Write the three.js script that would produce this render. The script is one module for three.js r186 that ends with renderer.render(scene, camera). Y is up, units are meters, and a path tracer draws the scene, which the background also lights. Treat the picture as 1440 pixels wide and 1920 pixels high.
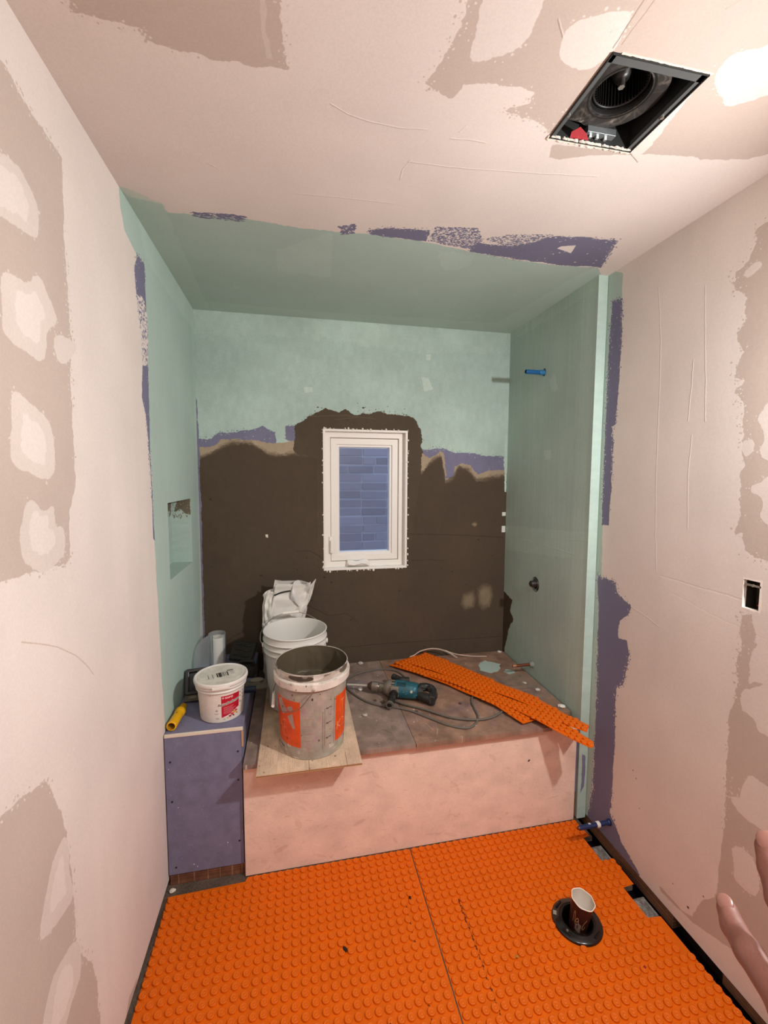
import * as THREE from 'three';
import { RoundedBoxGeometry } from 'three/addons/geometries/RoundedBoxGeometry.js';
import { mergeGeometries } from 'three/addons/utils/BufferGeometryUtils.js';
import { MarchingCubes } from 'three/addons/objects/MarchingCubes.js';
import { RectAreaLightUniformsLib } from 'three/addons/lights/RectAreaLightUniformsLib.js';

// ---------- camera, sky, lamp light, exposure ----------
const scene = new THREE.Scene();
const renderer = new THREE.WebGLRenderer({ antialias: true });
renderer.toneMapping = THREE.LinearToneMapping;
renderer.toneMappingExposure = 1.0;
renderer.shadowMap.enabled = true;
const camera = new THREE.PerspectiveCamera(99.49, 1440 / 1920, 0.02, 60);
camera.rotation.order = 'YXZ';
camera.position.set(0.4986, 1.586, 2.4451);
camera.rotation.set(-0.0798, -0.2028, 0.0037);
scene.add(camera);
scene.background = new THREE.Color().setRGB(1.9, 2.75, 4.9);   // overcast daylight above the passage outside
RectAreaLightUniformsLib.init();
const LAMP = new THREE.Vector3(1.70, 1.96, 1.98), LAMP_DIR = new THREE.Vector3(-0.72, -0.38, -0.58).normalize();
const LAMP_SIZE = 0.06, LAMP_NITS = 2280, LAMP_COLOR = new THREE.Color().setRGB(1.0, 1.0, 0.99);

const PANEL = { x: 0.85, z: 2.62, size: 0.34, nits: 31 };   // unseen ceiling light behind the viewer, added for soft fill

// ---------- sizes of the place (metres) ----------
const H = 2.44, W = 1.765, T = 0.046, RX = W + T, ZW = 0.766, ZEND = 3.15;
const WIN = { x0: 0.652, x1: 1.143, y0: 1.052, y1: 1.856 };
const NICHE = { z0: 0.185, z1: 0.578, y0: 1.168, y1: 1.48 };
const FAN = { x0: 1.135, x1: 1.371, z0: 1.391, z1: 1.615 };
const EBOX = { z0: 1.411, z1: 1.458, y0: 1.202, y1: 1.287 };
const benchY = (z) => 0.505 - 0.02 * z;
// ---------- helpers ----------
let seed = 20240611;
const rnd = () => { seed = (seed + 0x6d2b79f5) | 0; let t = Math.imul(seed ^ (seed >>> 15), 1 | seed); t = (t + Math.imul(t ^ (t >>> 7), 61 | t)) ^ t; return ((t ^ (t >>> 14)) >>> 0) / 4294967296; };
const rr = (a, b) => a + (b - a) * rnd();
const NT = new Float32Array(256 * 256); for (let i = 0; i < NT.length; i++) NT[i] = rnd();
function noise(x, y) {   // value noise, tiles at 256
  const xi = Math.floor(x), yi = Math.floor(y); let fx = x - xi, fy = y - yi; fx = fx * fx * (3 - 2 * fx); fy = fy * fy * (3 - 2 * fy);
  const a = xi & 255, b = (xi + 1) & 255, c = (yi & 255) << 8, d = ((yi + 1) & 255) << 8;
  return (NT[c + a] * (1 - fx) + NT[c + b] * fx) * (1 - fy) + (NT[d + a] * (1 - fx) + NT[d + b] * fx) * fy;
}
const fbm = (x, y, o = 3) => { let s = 0, a = 0.5, t = 0; for (let i = 0; i < o; i++) { s += a * noise(x, y); t += a; a *= 0.5; x = x * 2.03 + 17.3; y = y * 2.03 + 5.1; } return s / t; };
const taken = new Map();
function numbered(n) { const k = taken.get(n) ?? 0; taken.set(n, k + 1); return k ? n + '_' + String(k).padStart(3, '0') : n; }
const shadowed = (o) => { o.castShadow = true; o.receiveShadow = true; return o; };
function thing(name, label, category, pos = [0, 0, 0], ry = 0, group) {
  const o = new THREE.Group(); o.name = numbered(name); o.position.set(...pos); o.rotation.y = ry;
  o.userData = { label, category }; if (group) o.userData.group = group; scene.add(o); return o;
}
function solo(name, geo, mat, label, category, group) {
  const m = shadowed(new THREE.Mesh(geo, mat)); m.name = numbered(name); m.userData = { label, category }; if (group) m.userData.group = group; scene.add(m); return m;
}
function part(name, geo, mat, parent, label) {
  const m = shadowed(new THREE.Mesh(geo, mat)); m.name = name; if (label) m.userData.label = label; parent.add(m); return m;
}
function struct(name, geo, mat, label) {
  const m = shadowed(new THREE.Mesh(geo, mat)); m.name = name; m.userData = { kind: 'structure', label, category: name.split('_')[0] }; scene.add(m); return m;
}
function structGroup(name, label) { const o = new THREE.Group(); o.name = name; o.userData = { kind: 'structure', label, category: name.split('_')[0] }; scene.add(o); return o; }
const merge = (list) => mergeGeometries(list.map((g) => { const h = g.index ? g.toNonIndexed() : g; for (const k of Object.keys(h.attributes)) if (!['position', 'normal', 'uv'].includes(k)) h.deleteAttribute(k); return h; }));
const box = (x0, x1, y0, y1, z0, z1, r = 0) => {
  const g = r ? new RoundedBoxGeometry(x1 - x0, y1 - y0, z1 - z0, 2, r) : new THREE.BoxGeometry(x1 - x0, y1 - y0, z1 - z0);
  return g.translate((x0 + x1) / 2, (y0 + y1) / 2, (z0 + z1) / 2);
};
const V3 = (a) => new THREE.Vector3(...a);
const tube = (pts, r, n = 40, s = 8, closed = false, tension = 0.5) => new THREE.TubeGeometry(new THREE.CatmullRomCurve3(pts.map(V3), closed, 'catmullrom', tension), n, r, s, closed);
function rod(a, b, r0, r1 = r0, seg = 20, open = false) {   // cylinder from a to b
  const A = V3(a), B = V3(b), d = B.clone().sub(A), g = new THREE.CylinderGeometry(r1, r0, d.length(), seg, 1, open);
  g.applyQuaternion(new THREE.Quaternion().setFromUnitVectors(new THREE.Vector3(0, 1, 0), d.clone().normalize()));
  return g.translate((A.x + B.x) / 2, (A.y + B.y) / 2, (A.z + B.z) / 2);
}
const lathe = (prof, seg = 48) => new THREE.LatheGeometry(prof.map(([r, y]) => new THREE.Vector2(r, y)), seg);
// lathe whose axis is local x (profile given as radius, x)
const latheX = (prof, seg = 28) => lathe(prof, seg).rotateZ(-Math.PI / 2);
function worldUV(g, fu, fv) { const p = g.attributes.position, uv = new Float32Array(p.count * 2); for (let i = 0; i < p.count; i++) { uv[2 * i] = fu(p.getX(i), p.getY(i), p.getZ(i)); uv[2 * i + 1] = fv(p.getX(i), p.getY(i), p.getZ(i)); } g.setAttribute('uv', new THREE.BufferAttribute(uv, 2)); return g; }
const rectHole = (shape, a0, a1, b0, b1) => { const h = new THREE.Path(); h.moveTo(a0, b0); h.lineTo(a0, b1); h.lineTo(a1, b1); h.lineTo(a1, b0); h.closePath(); shape.holes.push(h); };
const rectShape = (a0, a1, b0, b1) => { const s = new THREE.Shape(); s.moveTo(a0, b0); s.lineTo(a1, b0); s.lineTo(a1, b1); s.lineTo(a0, b1); s.closePath(); return s; };
const slab = (shape, depth) => new THREE.ExtrudeGeometry(shape, { depth, bevelEnabled: false });
const inPoly = (poly, x, y) => { let c = false; for (let i = 0, j = poly.length - 1; i < poly.length; j = i++) { const [xi, yi] = poly[i], [xj, yj] = poly[j]; if ((yi > y) !== (yj > y) && x < ((xj - xi) * (y - yi)) / (yj - yi) + xi) c = !c; } return c; };
const std = (color, roughness = 0.7, o = {}) => new THREE.MeshStandardMaterial({ color, roughness, ...o });
const phys = (o) => new THREE.MeshPhysicalMaterial(o);

// a painted / plastered surface: flat colours and thickness of its coats, in metres on the wall
class Coat {
  constructor(u0, u1, v0, v1, ppm, base) {
    Object.assign(this, { u0, u1, v0, v1, w: Math.round((u1 - u0) * ppm), h: Math.round((v1 - v0) * ppm), ppm });
    this.c = document.createElement('canvas'); this.b = document.createElement('canvas');
    for (const k of [this.c, this.b]) { k.width = this.w; k.height = this.h; }
    this.g = this.c.getContext('2d'); this.k = this.b.getContext('2d');
    this.g.fillStyle = base; this.g.fillRect(0, 0, this.w, this.h); this.k.fillStyle = 'rgb(128,128,128)'; this.k.fillRect(0, 0, this.w, this.h);
  }
  at([u, v]) { return [((u - this.u0) / (this.u1 - this.u0)) * this.w, (1 - (v - this.v0) / (this.v1 - this.v0)) * this.h]; }
  rough(poly, amp, step = 0.006, closed = true) {   // ragged outline
    const out = [], n = poly.length, o = rr(0, 200);
    for (let i = 0; i < (closed ? n : n - 1); i++) {
      const a = poly[i], b = poly[(i + 1) % n], L = Math.hypot(b[0] - a[0], b[1] - a[1]), m = Math.max(1, Math.round(L / step)), nx = -(b[1] - a[1]) / (L || 1), ny = (b[0] - a[0]) / (L || 1);
      for (let j = 0; j < m; j++) { const t = j / m, x = a[0] + (b[0] - a[0]) * t, y = a[1] + (b[1] - a[1]) * t, d = amp * ((fbm(x * 28 + o, y * 28 + o * 1.7, 2) - 0.5) * 2 + (fbm(x * 130 + o, y * 130, 3) - 0.5) * 1.4); out.push([x + nx * d, y + ny * d]); }
    }
    if (!closed) out.push(poly[n - 1]);
    return out;
  }
  path(ctx, pts, close = true) { ctx.beginPath(); pts.forEach((p, i) => { const [x, y] = this.at(p); i ? ctx.lineTo(x, y) : ctx.moveTo(x, y); }); if (close) ctx.closePath(); }
  fill(poly, color, { amp = 0.005, step = 0.004, h = null, alpha = 1, soft = false, fleck = 0, under = null } = {}) {
    if (soft) { const c = new THREE.CatmullRomCurve3(poly.map(([x, y]) => new THREE.Vector3(x, y, 0)), true, 'catmullrom', 0.5); poly = c.getPoints(poly.length * 6).map((q) => [q.x, q.y]); }
    const p = this.rough(poly, amp, step);
    if (fleck) {   // scattered flecks along the dragged edge of the coat
      const q = this.rough(poly, amp, 0.004), blob = (x, y, r, col) => { this.g.fillStyle = col; const pts = []; for (let j = 0; j < 5; j++) { const t = (j / 5) * 6.283; pts.push([x + Math.cos(t) * r * rr(0.4, 1.5), y + Math.sin(t) * r * rr(0.4, 1.5)]); } this.path(this.g, pts); this.g.fill(); };
      const later = []; q.forEach(([x, y], i) => { if (rnd() > fleck * (fbm(i * 0.02, 7.7, 2) > 0.5 ? 1.6 : 0.25)) return; const d = amp * 2.2; blob(x + rr(-d, d), y + rr(-d, d), rr(0.0008, 0.0035), color); if (under) later.push([x + rr(-d, d), y + rr(-d, d), rr(0.0006, 0.003)]); });
      this.g.globalAlpha = alpha; this.g.fillStyle = color; this.path(this.g, p); this.g.fill(); this.g.globalAlpha = 1;
      if (under) for (const [x, y, r] of later) blob(x, y, r, under);
    }
    if (!fleck) { this.g.globalAlpha = alpha; this.g.fillStyle = color; this.path(this.g, p); this.g.fill(); this.g.globalAlpha = 1; }
    if (h !== null) { this.k.fillStyle = `rgb(${h},${h},${h})`; this.path(this.k, p); this.k.fill(); }
    return this;
  }
  specks(poly, color, n, r0, r1, stretch = 1, alpha = 1) {   // worn flecks inside an outline
    const xs = poly.map((p) => p[0]), ys = poly.map((p) => p[1]), x0 = Math.min(...xs), x1 = Math.max(...xs), y0 = Math.min(...ys), y1 = Math.max(...ys);
    this.g.fillStyle = color; this.g.globalAlpha = alpha;
    for (let i = 0; i < n; i++) {
      const x = rr(x0, x1), y = rr(y0, y1), r = r0 + (r1 - r0) * rnd() ** 2; if (!inPoly(poly, x, y)) continue;
      const k = 6, pts = []; for (let j = 0; j < k; j++) { const a = (j / k) * 6.283, q = r * rr(0.5, 1.3); pts.push([x + Math.cos(a) * q * stretch, y + Math.sin(a) * q]); }
      this.path(this.g, pts); this.g.fill();
    }
    this.g.globalAlpha = 1; return this;
  }
  line(pts, width, h, color = null, alpha = 1) {   // a ridge (h > 128) or groove left by the knife
    const p = this.rough(pts, width * 0.5, 0.006, false);
    this.k.strokeStyle = `rgb(${h},${h},${h})`; this.k.lineWidth = Math.max(1, width * this.ppm); this.k.lineCap = 'round'; this.path(this.k, p, false); this.k.stroke();
    if (color) { this.g.globalAlpha = alpha; this.g.strokeStyle = color; this.g.lineWidth = Math.max(1, width * this.ppm); this.path(this.g, p, false); this.g.stroke(); this.g.globalAlpha = 1; }
    return this;
  }
  finish({ grain = 0.05, cloud = 0.05, streak = 0.02, su = 3, sv = 60, relief = 10, bumpScale = 0.002, roughness = 0.92 } = {}) {
    const A = this.g.getImageData(0, 0, this.w, this.h), B = this.k.getImageData(0, 0, this.w, this.h), a = A.data, b = B.data, s = 1 / this.ppm;
    for (let y = 0, i = 0; y < this.h; y++) for (let x = 0; x < this.w; x++, i += 4) {
      const U = x * s, V = y * s, c = fbm(U * 4 + 3, V * 4 + 9, 3) - 0.5, f = noise(U * 420, V * 420) - 0.5, st = noise(U * su * 6 + 40, V * sv + 11) - 0.5;
      const m = 1 + cloud * 2 * c + grain * f + streak * 2 * st;
      a[i] *= m; a[i + 1] *= m; a[i + 2] *= m;
      const r = relief * (0.8 * f + 1.1 * (noise(U * 90, V * 90) - 0.5) + st * 0.8); b[i] += r; b[i + 1] += r; b[i + 2] += r;
    }
    this.g.putImageData(A, 0, 0); this.k.putImageData(B, 0, 0);
    const map = new THREE.CanvasTexture(this.c), bump = new THREE.CanvasTexture(this.b); map.colorSpace = THREE.SRGBColorSpace;
    for (const t of [map, bump]) { t.wrapS = t.wrapT = THREE.MirroredRepeatWrapping; t.magFilter = THREE.LinearFilter; }
    return new THREE.MeshStandardMaterial({ map, bumpMap: bump, bumpScale, roughness });
  }
  uv(g, iu, iv) { const get = (i) => (x, y, z) => [x, y, z][i]; return worldUV(g, (x, y, z) => (get(iu)(x, y, z) - this.u0) / (this.u1 - this.u0), (x, y, z) => (get(iv)(x, y, z) - this.v0) / (this.v1 - this.v0)); }
}
// small drawn texture in pixels
function drawn(w, h, paint, o = {}) {
  const c = document.createElement('canvas'); c.width = w; c.height = h; const g = c.getContext('2d'); paint(g, w, h);
  const t = new THREE.CanvasTexture(c); t.colorSpace = THREE.SRGBColorSpace; t.wrapS = t.wrapT = o.wrap ?? THREE.RepeatWrapping; t.magFilter = THREE.LinearFilter; return t;
}
function grainPass(g, w, h, fine, coarse, fs = 0.5, cs = 0.02) {
  const A = g.getImageData(0, 0, w, h), a = A.data;
  for (let y = 0, i = 0; y < h; y++) for (let x = 0; x < w; x++, i += 4) { const m = 1 + fine * (noise(x * fs, y * fs) - 0.5) + coarse * (fbm(x * cs, y * cs, 4) - 0.5); a[i] *= m; a[i + 1] *= m; a[i + 2] *= m; }
  g.putImageData(A, 0, 0);
}
const LW = {
  green: [[0.960,2.437],[0.954,2.384],[0.930,2.335],[0.833,2.312],[0.810,2.213],[0.800,2.078],[0.790,1.939],[0.773,1.760],[0.760,1.574],[0.760,1.382],[0.756,1.264],[0.746,1.083],[0.740,0.979],[0.734,0.812],[0.723,0.680],[0.722,0.574],[0.149,0.216],[0.038,1.005],[-0.002,1.568],[-0.016,2.123],[-0.028,2.477],[0.555,2.476]],
  purple: [[0.824,2.315],[0.854,2.257],[0.844,2.180],[0.812,2.067],[0.814,1.960],[0.834,1.849],[0.801,1.796],[0.787,1.724],[0.771,1.573],[0.772,1.365],[0.756,1.355],[0.763,1.558],[0.768,1.672],[0.759,1.824],[0.757,1.974],[0.748,2.087],[0.750,2.203],[0.750,2.319]],
  chip: [[0.844,2.177],[0.825,2.132],[0.829,2.061],[0.814,1.960],[0.757,1.974],[0.748,2.087],[0.746,2.146],[0.776,2.193]],
  paperA: [[1.578,2.322],[1.502,2.318],[1.442,2.304],[1.391,2.295],[1.299,2.292],[1.299,2.253],[1.303,2.194],[1.305,2.091],[1.300,2.023],[1.302,1.941],[1.295,1.896],[1.314,1.831],[1.310,1.748],[1.312,1.663],[1.314,1.577],[1.346,1.505],[1.360,1.398],[1.405,1.395],[1.501,1.402],[1.594,1.405],[1.669,1.406]],
  mudA: [[1.574,2.126],[1.519,2.152],[1.457,2.161],[1.416,2.137],[1.406,2.113],[1.419,2.062],[1.485,2.045],[1.530,2.039],[1.583,2.030]],
  mudB: [[1.533,1.942],[1.461,1.955],[1.423,1.987],[1.396,1.972],[1.356,1.922],[1.400,1.881],[1.418,1.820],[1.484,1.820],[1.539,1.837],[1.540,1.886]],
  mudC: [[1.366,1.885],[1.287,1.898],[1.284,1.875],[1.325,1.838],[1.365,1.839]],
  mudD: [[1.524,1.738],[1.468,1.723],[1.411,1.699],[1.397,1.634],[1.417,1.581],[1.499,1.594],[1.541,1.617],[1.535,1.675]],
  mudE: [[1.505,1.535],[1.484,1.537],[1.457,1.516],[1.413,1.522],[1.407,1.482],[1.376,1.466],[1.386,1.415],[1.466,1.394],[1.524,1.429],[1.531,1.470],[1.520,1.509]],
  paperB: [[1.707,1.016],[1.634,1.004],[1.568,0.997],[1.500,0.974],[1.488,0.960],[1.467,0.909],[1.438,0.832],[1.434,0.791],[1.423,0.698],[1.422,0.594],[1.424,0.531],[1.408,0.492],[1.363,0.418],[1.341,0.349],[1.335,0.268],[1.334,0.193],[1.339,0.094],[1.538,0.329],[1.740,0.689]],
  mudF: [[1.544,0.680],[1.517,0.757],[1.483,0.796],[1.435,0.798],[1.429,0.704],[1.433,0.645]],
  mudG: [[1.432,0.543],[1.403,0.487],[1.414,0.439],[1.452,0.421],[1.488,0.405],[1.557,0.429],[1.558,0.512],[1.520,0.558],[1.504,0.562]],
  paperC: [[1.086,0.035],[1.156,0.051],[1.185,0.013],[1.173,-0.022],[1.120,-0.013]],
  scratch: [[1.547,1.280],[1.490,1.255],[1.424,1.221],[1.359,1.178],[1.299,1.124],[1.272,1.091]],
};
const BW = {
  mortarDry: [[-0.016,1.744],[0.046,1.741],[0.098,1.754],[0.121,1.779],[0.197,1.786],[0.303,1.782],[0.399,1.766],[0.447,1.773],[0.534,1.781],[0.634,1.795],[1.159,1.807],[1.222,1.729],[1.236,1.716],[1.285,1.696],[1.341,1.744],[1.362,1.731],[1.372,1.569],[1.421,1.596],[1.428,1.651],[1.470,1.671],[1.529,1.651],[1.574,1.608],[1.647,1.625],[1.797,1.643],[1.838,0.287],[-0.071,0.468]],
  mortarWet: [[-0.025,1.656],[0.021,1.675],[0.091,1.712],[0.185,1.756],[0.279,1.751],[0.349,1.701],[0.422,1.689],[0.483,1.703],[0.557,1.694],[0.633,1.707],[1.160,1.688],[1.223,1.595],[1.258,1.636],[1.299,1.683],[1.341,1.704],[1.369,1.547],[1.415,1.569],[1.457,1.640],[1.515,1.621],[1.568,1.558],[1.641,1.567],[1.799,1.598],[1.838,0.287],[-0.060,0.467]],
  bulge: [[0.496,1.730],[0.505,1.867],[0.566,1.906],[0.610,1.935],[0.666,1.968],[0.748,1.943],[0.781,1.963],[0.832,1.933],[0.983,1.955],[1.165,1.931],[1.220,1.861],[1.226,1.729],[1.216,1.569],[1.183,1.381],[1.164,1.218],[0.616,1.206],[0.620,1.682],[0.520,1.712]],
  purpleA: [[-0.009,1.788],[0.070,1.784],[0.105,1.814],[0.140,1.815],[0.233,1.830],[0.304,1.843],[0.328,1.856],[0.400,1.827],[0.405,1.754],[-0.011,1.732]],
  purpleB: [[0.455,1.860],[0.522,1.868],[0.521,1.766],[0.454,1.792]],
  purpleC: [[1.214,1.748],[1.354,1.757],[1.426,1.732],[1.513,1.733],[1.630,1.718],[1.742,1.716],[1.746,1.598],[1.589,1.570],[1.429,1.542],[1.215,1.689]],
  dryA: [[1.479,0.814],[1.493,0.878],[1.560,0.896],[1.583,0.852],[1.570,0.788],[1.510,0.777]],
  dryB: [[1.592,0.808],[1.586,0.909],[1.626,0.939],[1.680,0.930],[1.700,0.860],[1.676,0.782],[1.623,0.766]],
  dryC: [[1.539,1.304],[1.562,1.320],[1.584,1.306],[1.566,1.289]],
  speckA: [[0.336,1.271],[0.352,1.271],[0.351,1.252],[0.339,1.255]],
  crackA: [[1.136,1.253],[1.305,1.249],[1.523,1.237],[1.749,1.220]],
  crackB: [[0.501,1.171],[0.577,1.171],[0.628,1.143],[0.654,1.113]],
  crackC: [[0.743,0.598],[1.029,0.603],[1.314,0.599],[1.750,0.593]],
  crackD: [[0.549,0.867],[0.678,0.792],[0.783,0.799],[0.850,0.741]],
  crackE: [[1.165,1.095],[1.278,1.098],[1.379,1.085]],
  chipA: [[1.217,2.157],[1.259,2.159],[1.288,2.094],[1.237,2.083]],
  chipB: [[1.241,2.287],[1.273,2.289],[1.273,2.256],[1.245,2.254]],
  chipC: [[0.554,2.074],[0.600,2.076],[0.600,2.050],[0.560,2.045]],
};
const RW = {
  purpleA: [[0.794,2.331],[0.853,2.313],[0.861,2.142],[0.854,1.973],[0.849,1.811],[0.828,1.802],[0.838,1.735],[0.839,1.578],[0.835,1.385],[0.789,1.380],[0.787,1.578],[0.786,1.807],[0.784,2.032],[0.789,2.207]],
  green: [[0.708,2.503],[0.793,2.448],[0.849,2.414],[0.850,2.314],[0.800,2.329],[0.795,2.161],[0.788,2.031],[0.789,1.807],[0.794,1.578],[0.796,1.381],[0.803,1.158],[0.809,0.627],[0.806,0.171],[0.786,0.013],[0.620,-0.123]],
  purpleB: [[0.776,1.157],[0.891,1.151],[0.900,1.108],[0.976,1.078],[0.972,1.044],[0.923,0.994],[0.921,0.926],[0.965,0.931],[0.983,0.882],[0.972,0.822],[0.957,0.736],[0.920,0.706],[0.927,0.452],[0.926,0.212],[0.917,0.152],[0.957,0.117],[0.991,0.074],[1.036,0.056],[1.094,0.030],[1.071,-0.038],[0.950,-0.011],[0.776,0.004],[0.809,0.174],[0.803,0.624],[0.794,0.988]],
  mudP: [[0.916,0.976],[0.945,1.004],[0.972,1.007],[0.973,0.967],[0.939,0.926],[0.915,0.934]],
  paperA: [[1.461,2.312],[1.408,2.308],[1.379,2.301],[1.375,2.252],[1.355,2.225],[1.324,2.208],[1.323,2.169],[1.348,2.136],[1.362,2.115],[1.354,2.057],[1.345,2.014],[1.365,1.961],[1.341,1.921],[1.343,1.889],[1.371,1.875],[1.346,1.848],[1.381,1.803],[1.375,1.741],[1.385,1.677],[1.382,1.598],[1.381,1.502],[1.375,1.420],[1.397,1.423],[1.406,1.368],[1.445,1.351],[1.475,1.349],[1.529,1.352]],
  mudA: [[1.349,2.194],[1.386,2.210],[1.399,2.192],[1.361,2.176]],
  mudB: [[1.451,1.792],[1.417,1.759],[1.438,1.711],[1.431,1.659],[1.461,1.642]],
  mudC: [[1.413,1.551],[1.437,1.575],[1.472,1.583],[1.481,1.456],[1.444,1.475],[1.451,1.522]],
  mudH: [[1.382,1.693],[1.406,1.699],[1.411,1.668],[1.391,1.653]],
  paperB: [[1.411,1.176],[1.412,1.137],[1.417,1.092],[1.421,1.067],[1.407,1.027],[1.407,0.988],[1.417,0.970],[1.406,0.947],[1.407,0.903],[1.402,0.874],[1.395,0.844],[1.397,0.754],[1.401,0.666],[1.406,0.531],[1.404,0.473],[1.568,0.613],[1.526,1.212]],
  paperC: [[1.404,0.483],[1.399,0.384],[1.396,0.295],[1.392,0.238],[1.351,0.187],[1.335,0.152],[1.320,0.094],[1.282,0.075],[1.185,0.072],[1.192,0.058],[1.321,0.073],[1.434,0.117],[1.604,0.238],[1.577,0.628]],
  mudD: [[1.442,1.194],[1.452,1.139],[1.464,1.106],[1.533,1.121],[1.526,1.220]],
  mudE: [[1.452,1.088],[1.533,1.121],[1.539,1.025],[1.464,0.992],[1.447,0.988]],
  mudF: [[1.431,0.951],[1.450,0.968],[1.540,1.017],[1.550,0.879],[1.489,0.853],[1.472,0.875],[1.452,0.884],[1.431,0.894]],
  mudG: [[1.421,0.598],[1.445,0.625],[1.454,0.676],[1.472,0.707],[1.496,0.707],[1.562,0.698],[1.569,0.598],[1.498,0.568],[1.457,0.572]],
  mudI: [[1.436,0.456],[1.490,0.468],[1.516,0.401],[1.502,0.358],[1.449,0.355],[1.439,0.395]],
  ridgeA: [[1.034,2.280],[1.044,2.201],[1.057,2.084],[1.062,1.968],[1.064,1.795],[1.069,1.580],[1.079,1.382],[1.093,1.244]],
  ridgeB: [[1.196,1.983],[1.195,1.903],[1.189,1.780]],
  ridgeC: [[1.223,2.211],[1.230,2.100],[1.244,1.927],[1.253,1.772]],
  ridgeD: [[1.207,1.733],[1.205,1.671],[1.201,1.599],[1.212,1.417]],
  seam: [[1.116,1.229],[1.267,1.227],[1.408,1.223]],
  crease: [[0.970,1.076],[1.040,1.061],[1.117,1.039]],
  creaseB: [[1.161,1.181],[1.310,1.150],[1.490,1.129]],
};
const SW = {
  mortar: [[-0.108,0.884],[0.023,0.877],[0.105,0.856],[0.083,0.784],[0.124,0.748],[0.081,0.684],[0.053,0.590],[0.022,0.504],[-0.085,0.449]],
  seam: [[-0.010,1.234],[0.319,1.268],[0.603,1.294],[0.799,1.310]],
  seamB: [[0.160,1.234],[0.424,1.238],[0.671,1.231]],
  band: [[-0.042,1.290],[0.419,1.321],[0.797,1.347],[0.804,1.231],[0.608,1.204],[-0.034,1.140]],
  blotchA: [[0.413,2.083],[0.467,2.102],[0.499,2.018],[0.445,2.016]],
  blotchB: [[0.395,1.727],[0.462,1.731],[0.465,1.683],[0.408,1.680]],
};
const CE = {
  green: [[-0.007,0.970],[0.010,0.917],[0.038,0.913],[0.102,0.897],[0.107,0.856],[0.181,0.860],[0.349,0.871],[0.523,0.855],[0.669,0.856],[0.781,0.866],[0.980,0.858],[1.156,0.831],[1.343,0.809],[1.558,0.802],[1.716,0.818],[1.792,0.747],[1.786,-0.042],[-0.001,-0.037]],
  purpleA: [[0.170,0.869],[0.251,0.883],[0.354,0.887],[0.343,0.852],[0.244,0.843],[0.179,0.850]],
  purpleB: [[0.658,0.890],[0.713,0.918],[0.715,0.862],[0.671,0.842]],
  purpleC: [[0.758,0.888],[0.813,0.916],[0.968,0.933],[0.977,0.861],[0.820,0.864],[0.772,0.864]],
  speckD: [[0.989,0.868],[0.978,0.958],[1.124,0.979],[1.173,0.914],[1.171,0.846],[1.063,0.854]],
  purpleE: [[1.158,0.827],[1.152,0.891],[1.297,0.896],[1.361,0.936],[1.393,0.986],[1.527,1.007],[1.652,1.009],[1.728,0.825],[1.555,0.806],[1.341,0.813]],
  mudE: [[1.470,0.917],[1.474,0.934],[1.524,0.952],[1.540,0.897]],
  speckF: [[1.170,0.921],[1.259,0.968],[1.406,0.999],[1.363,0.932],[1.278,0.892]],
  paperA: [[0.125,1.534],[0.103,1.477],[0.129,1.476],[0.172,1.472],[0.226,1.469],[0.222,1.447],[0.247,1.442],[0.346,1.434],[0.430,1.434],[0.497,1.442],[0.486,1.508],[0.480,1.608]],
  mudS: [[0.449,1.602],[0.446,1.510],[0.453,1.457],[0.466,1.457],[0.456,1.512],[0.459,1.604]],
  paperB: [[0.814,1.694],[0.816,1.644],[0.816,1.594],[0.801,1.510],[0.787,1.469],[0.856,1.448],[0.870,1.486],[0.935,1.500],[0.991,1.504],[1.029,1.498],[1.035,1.471],[0.990,1.441],[1.070,1.427],[1.133,1.402],[1.145,1.484],[1.135,1.613],[1.165,1.690],[1.165,1.767]],
  mudB: [[0.836,1.699],[0.839,1.649],[0.848,1.594],[0.865,1.537],[0.920,1.560],[0.954,1.595],[0.953,1.636],[0.951,1.690],[0.946,1.722]],
  mudC: [[1.042,1.578],[1.018,1.630],[1.041,1.662],[1.113,1.684],[1.124,1.652],[1.135,1.613],[1.110,1.568]],
  paperC: [[1.135,1.613],[1.129,1.692],[1.205,1.760],[1.357,1.792],[1.817,1.473],[1.735,1.456],[1.699,1.429],[1.612,1.414],[1.477,1.398],[1.412,1.388],[1.369,1.615]],
  mudD: [[1.458,1.722],[1.426,1.689],[1.380,1.662],[1.382,1.615],[1.461,1.565],[1.504,1.567],[1.572,1.643]],
  paperD: [[1.159,1.369],[1.370,1.389],[1.385,1.382],[1.283,1.357],[1.208,1.327],[1.174,1.326]],
  arcA: [[0.590,1.375],[0.629,1.356],[0.682,1.344],[0.762,1.341],[0.828,1.350]],
  arcB: [[0.810,1.235],[0.939,1.239],[1.059,1.252],[1.197,1.268],[1.351,1.290]],
  arcC: [[0.513,1.036],[0.649,1.045],[0.816,1.051]],
  arcD: [[0.895,1.335],[0.936,1.340],[0.987,1.340]],
  arcE: [[0.816,1.242],[0.804,1.202],[0.806,1.161]],
  greenBandL: [[-0.001,-0.037],[-0.007,0.970],[0.102,0.897],[0.081,0.053]],
  greenBandB: [[-0.001,-0.037],[1.786,-0.042],[1.631,0.148],[0.638,0.100],[0.089,0.122]],
  greenBandR: [[1.786,-0.042],[1.792,0.747],[1.716,0.818],[1.683,0.764],[1.602,0.141]],
  greenSq: [[0.542,0.780],[0.633,0.845],[0.665,0.506],[0.438,0.507],[0.445,0.683]],
  greenSqB: [[1.037,0.810],[1.187,0.809],[1.204,0.718],[1.113,0.651]],
};
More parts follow.
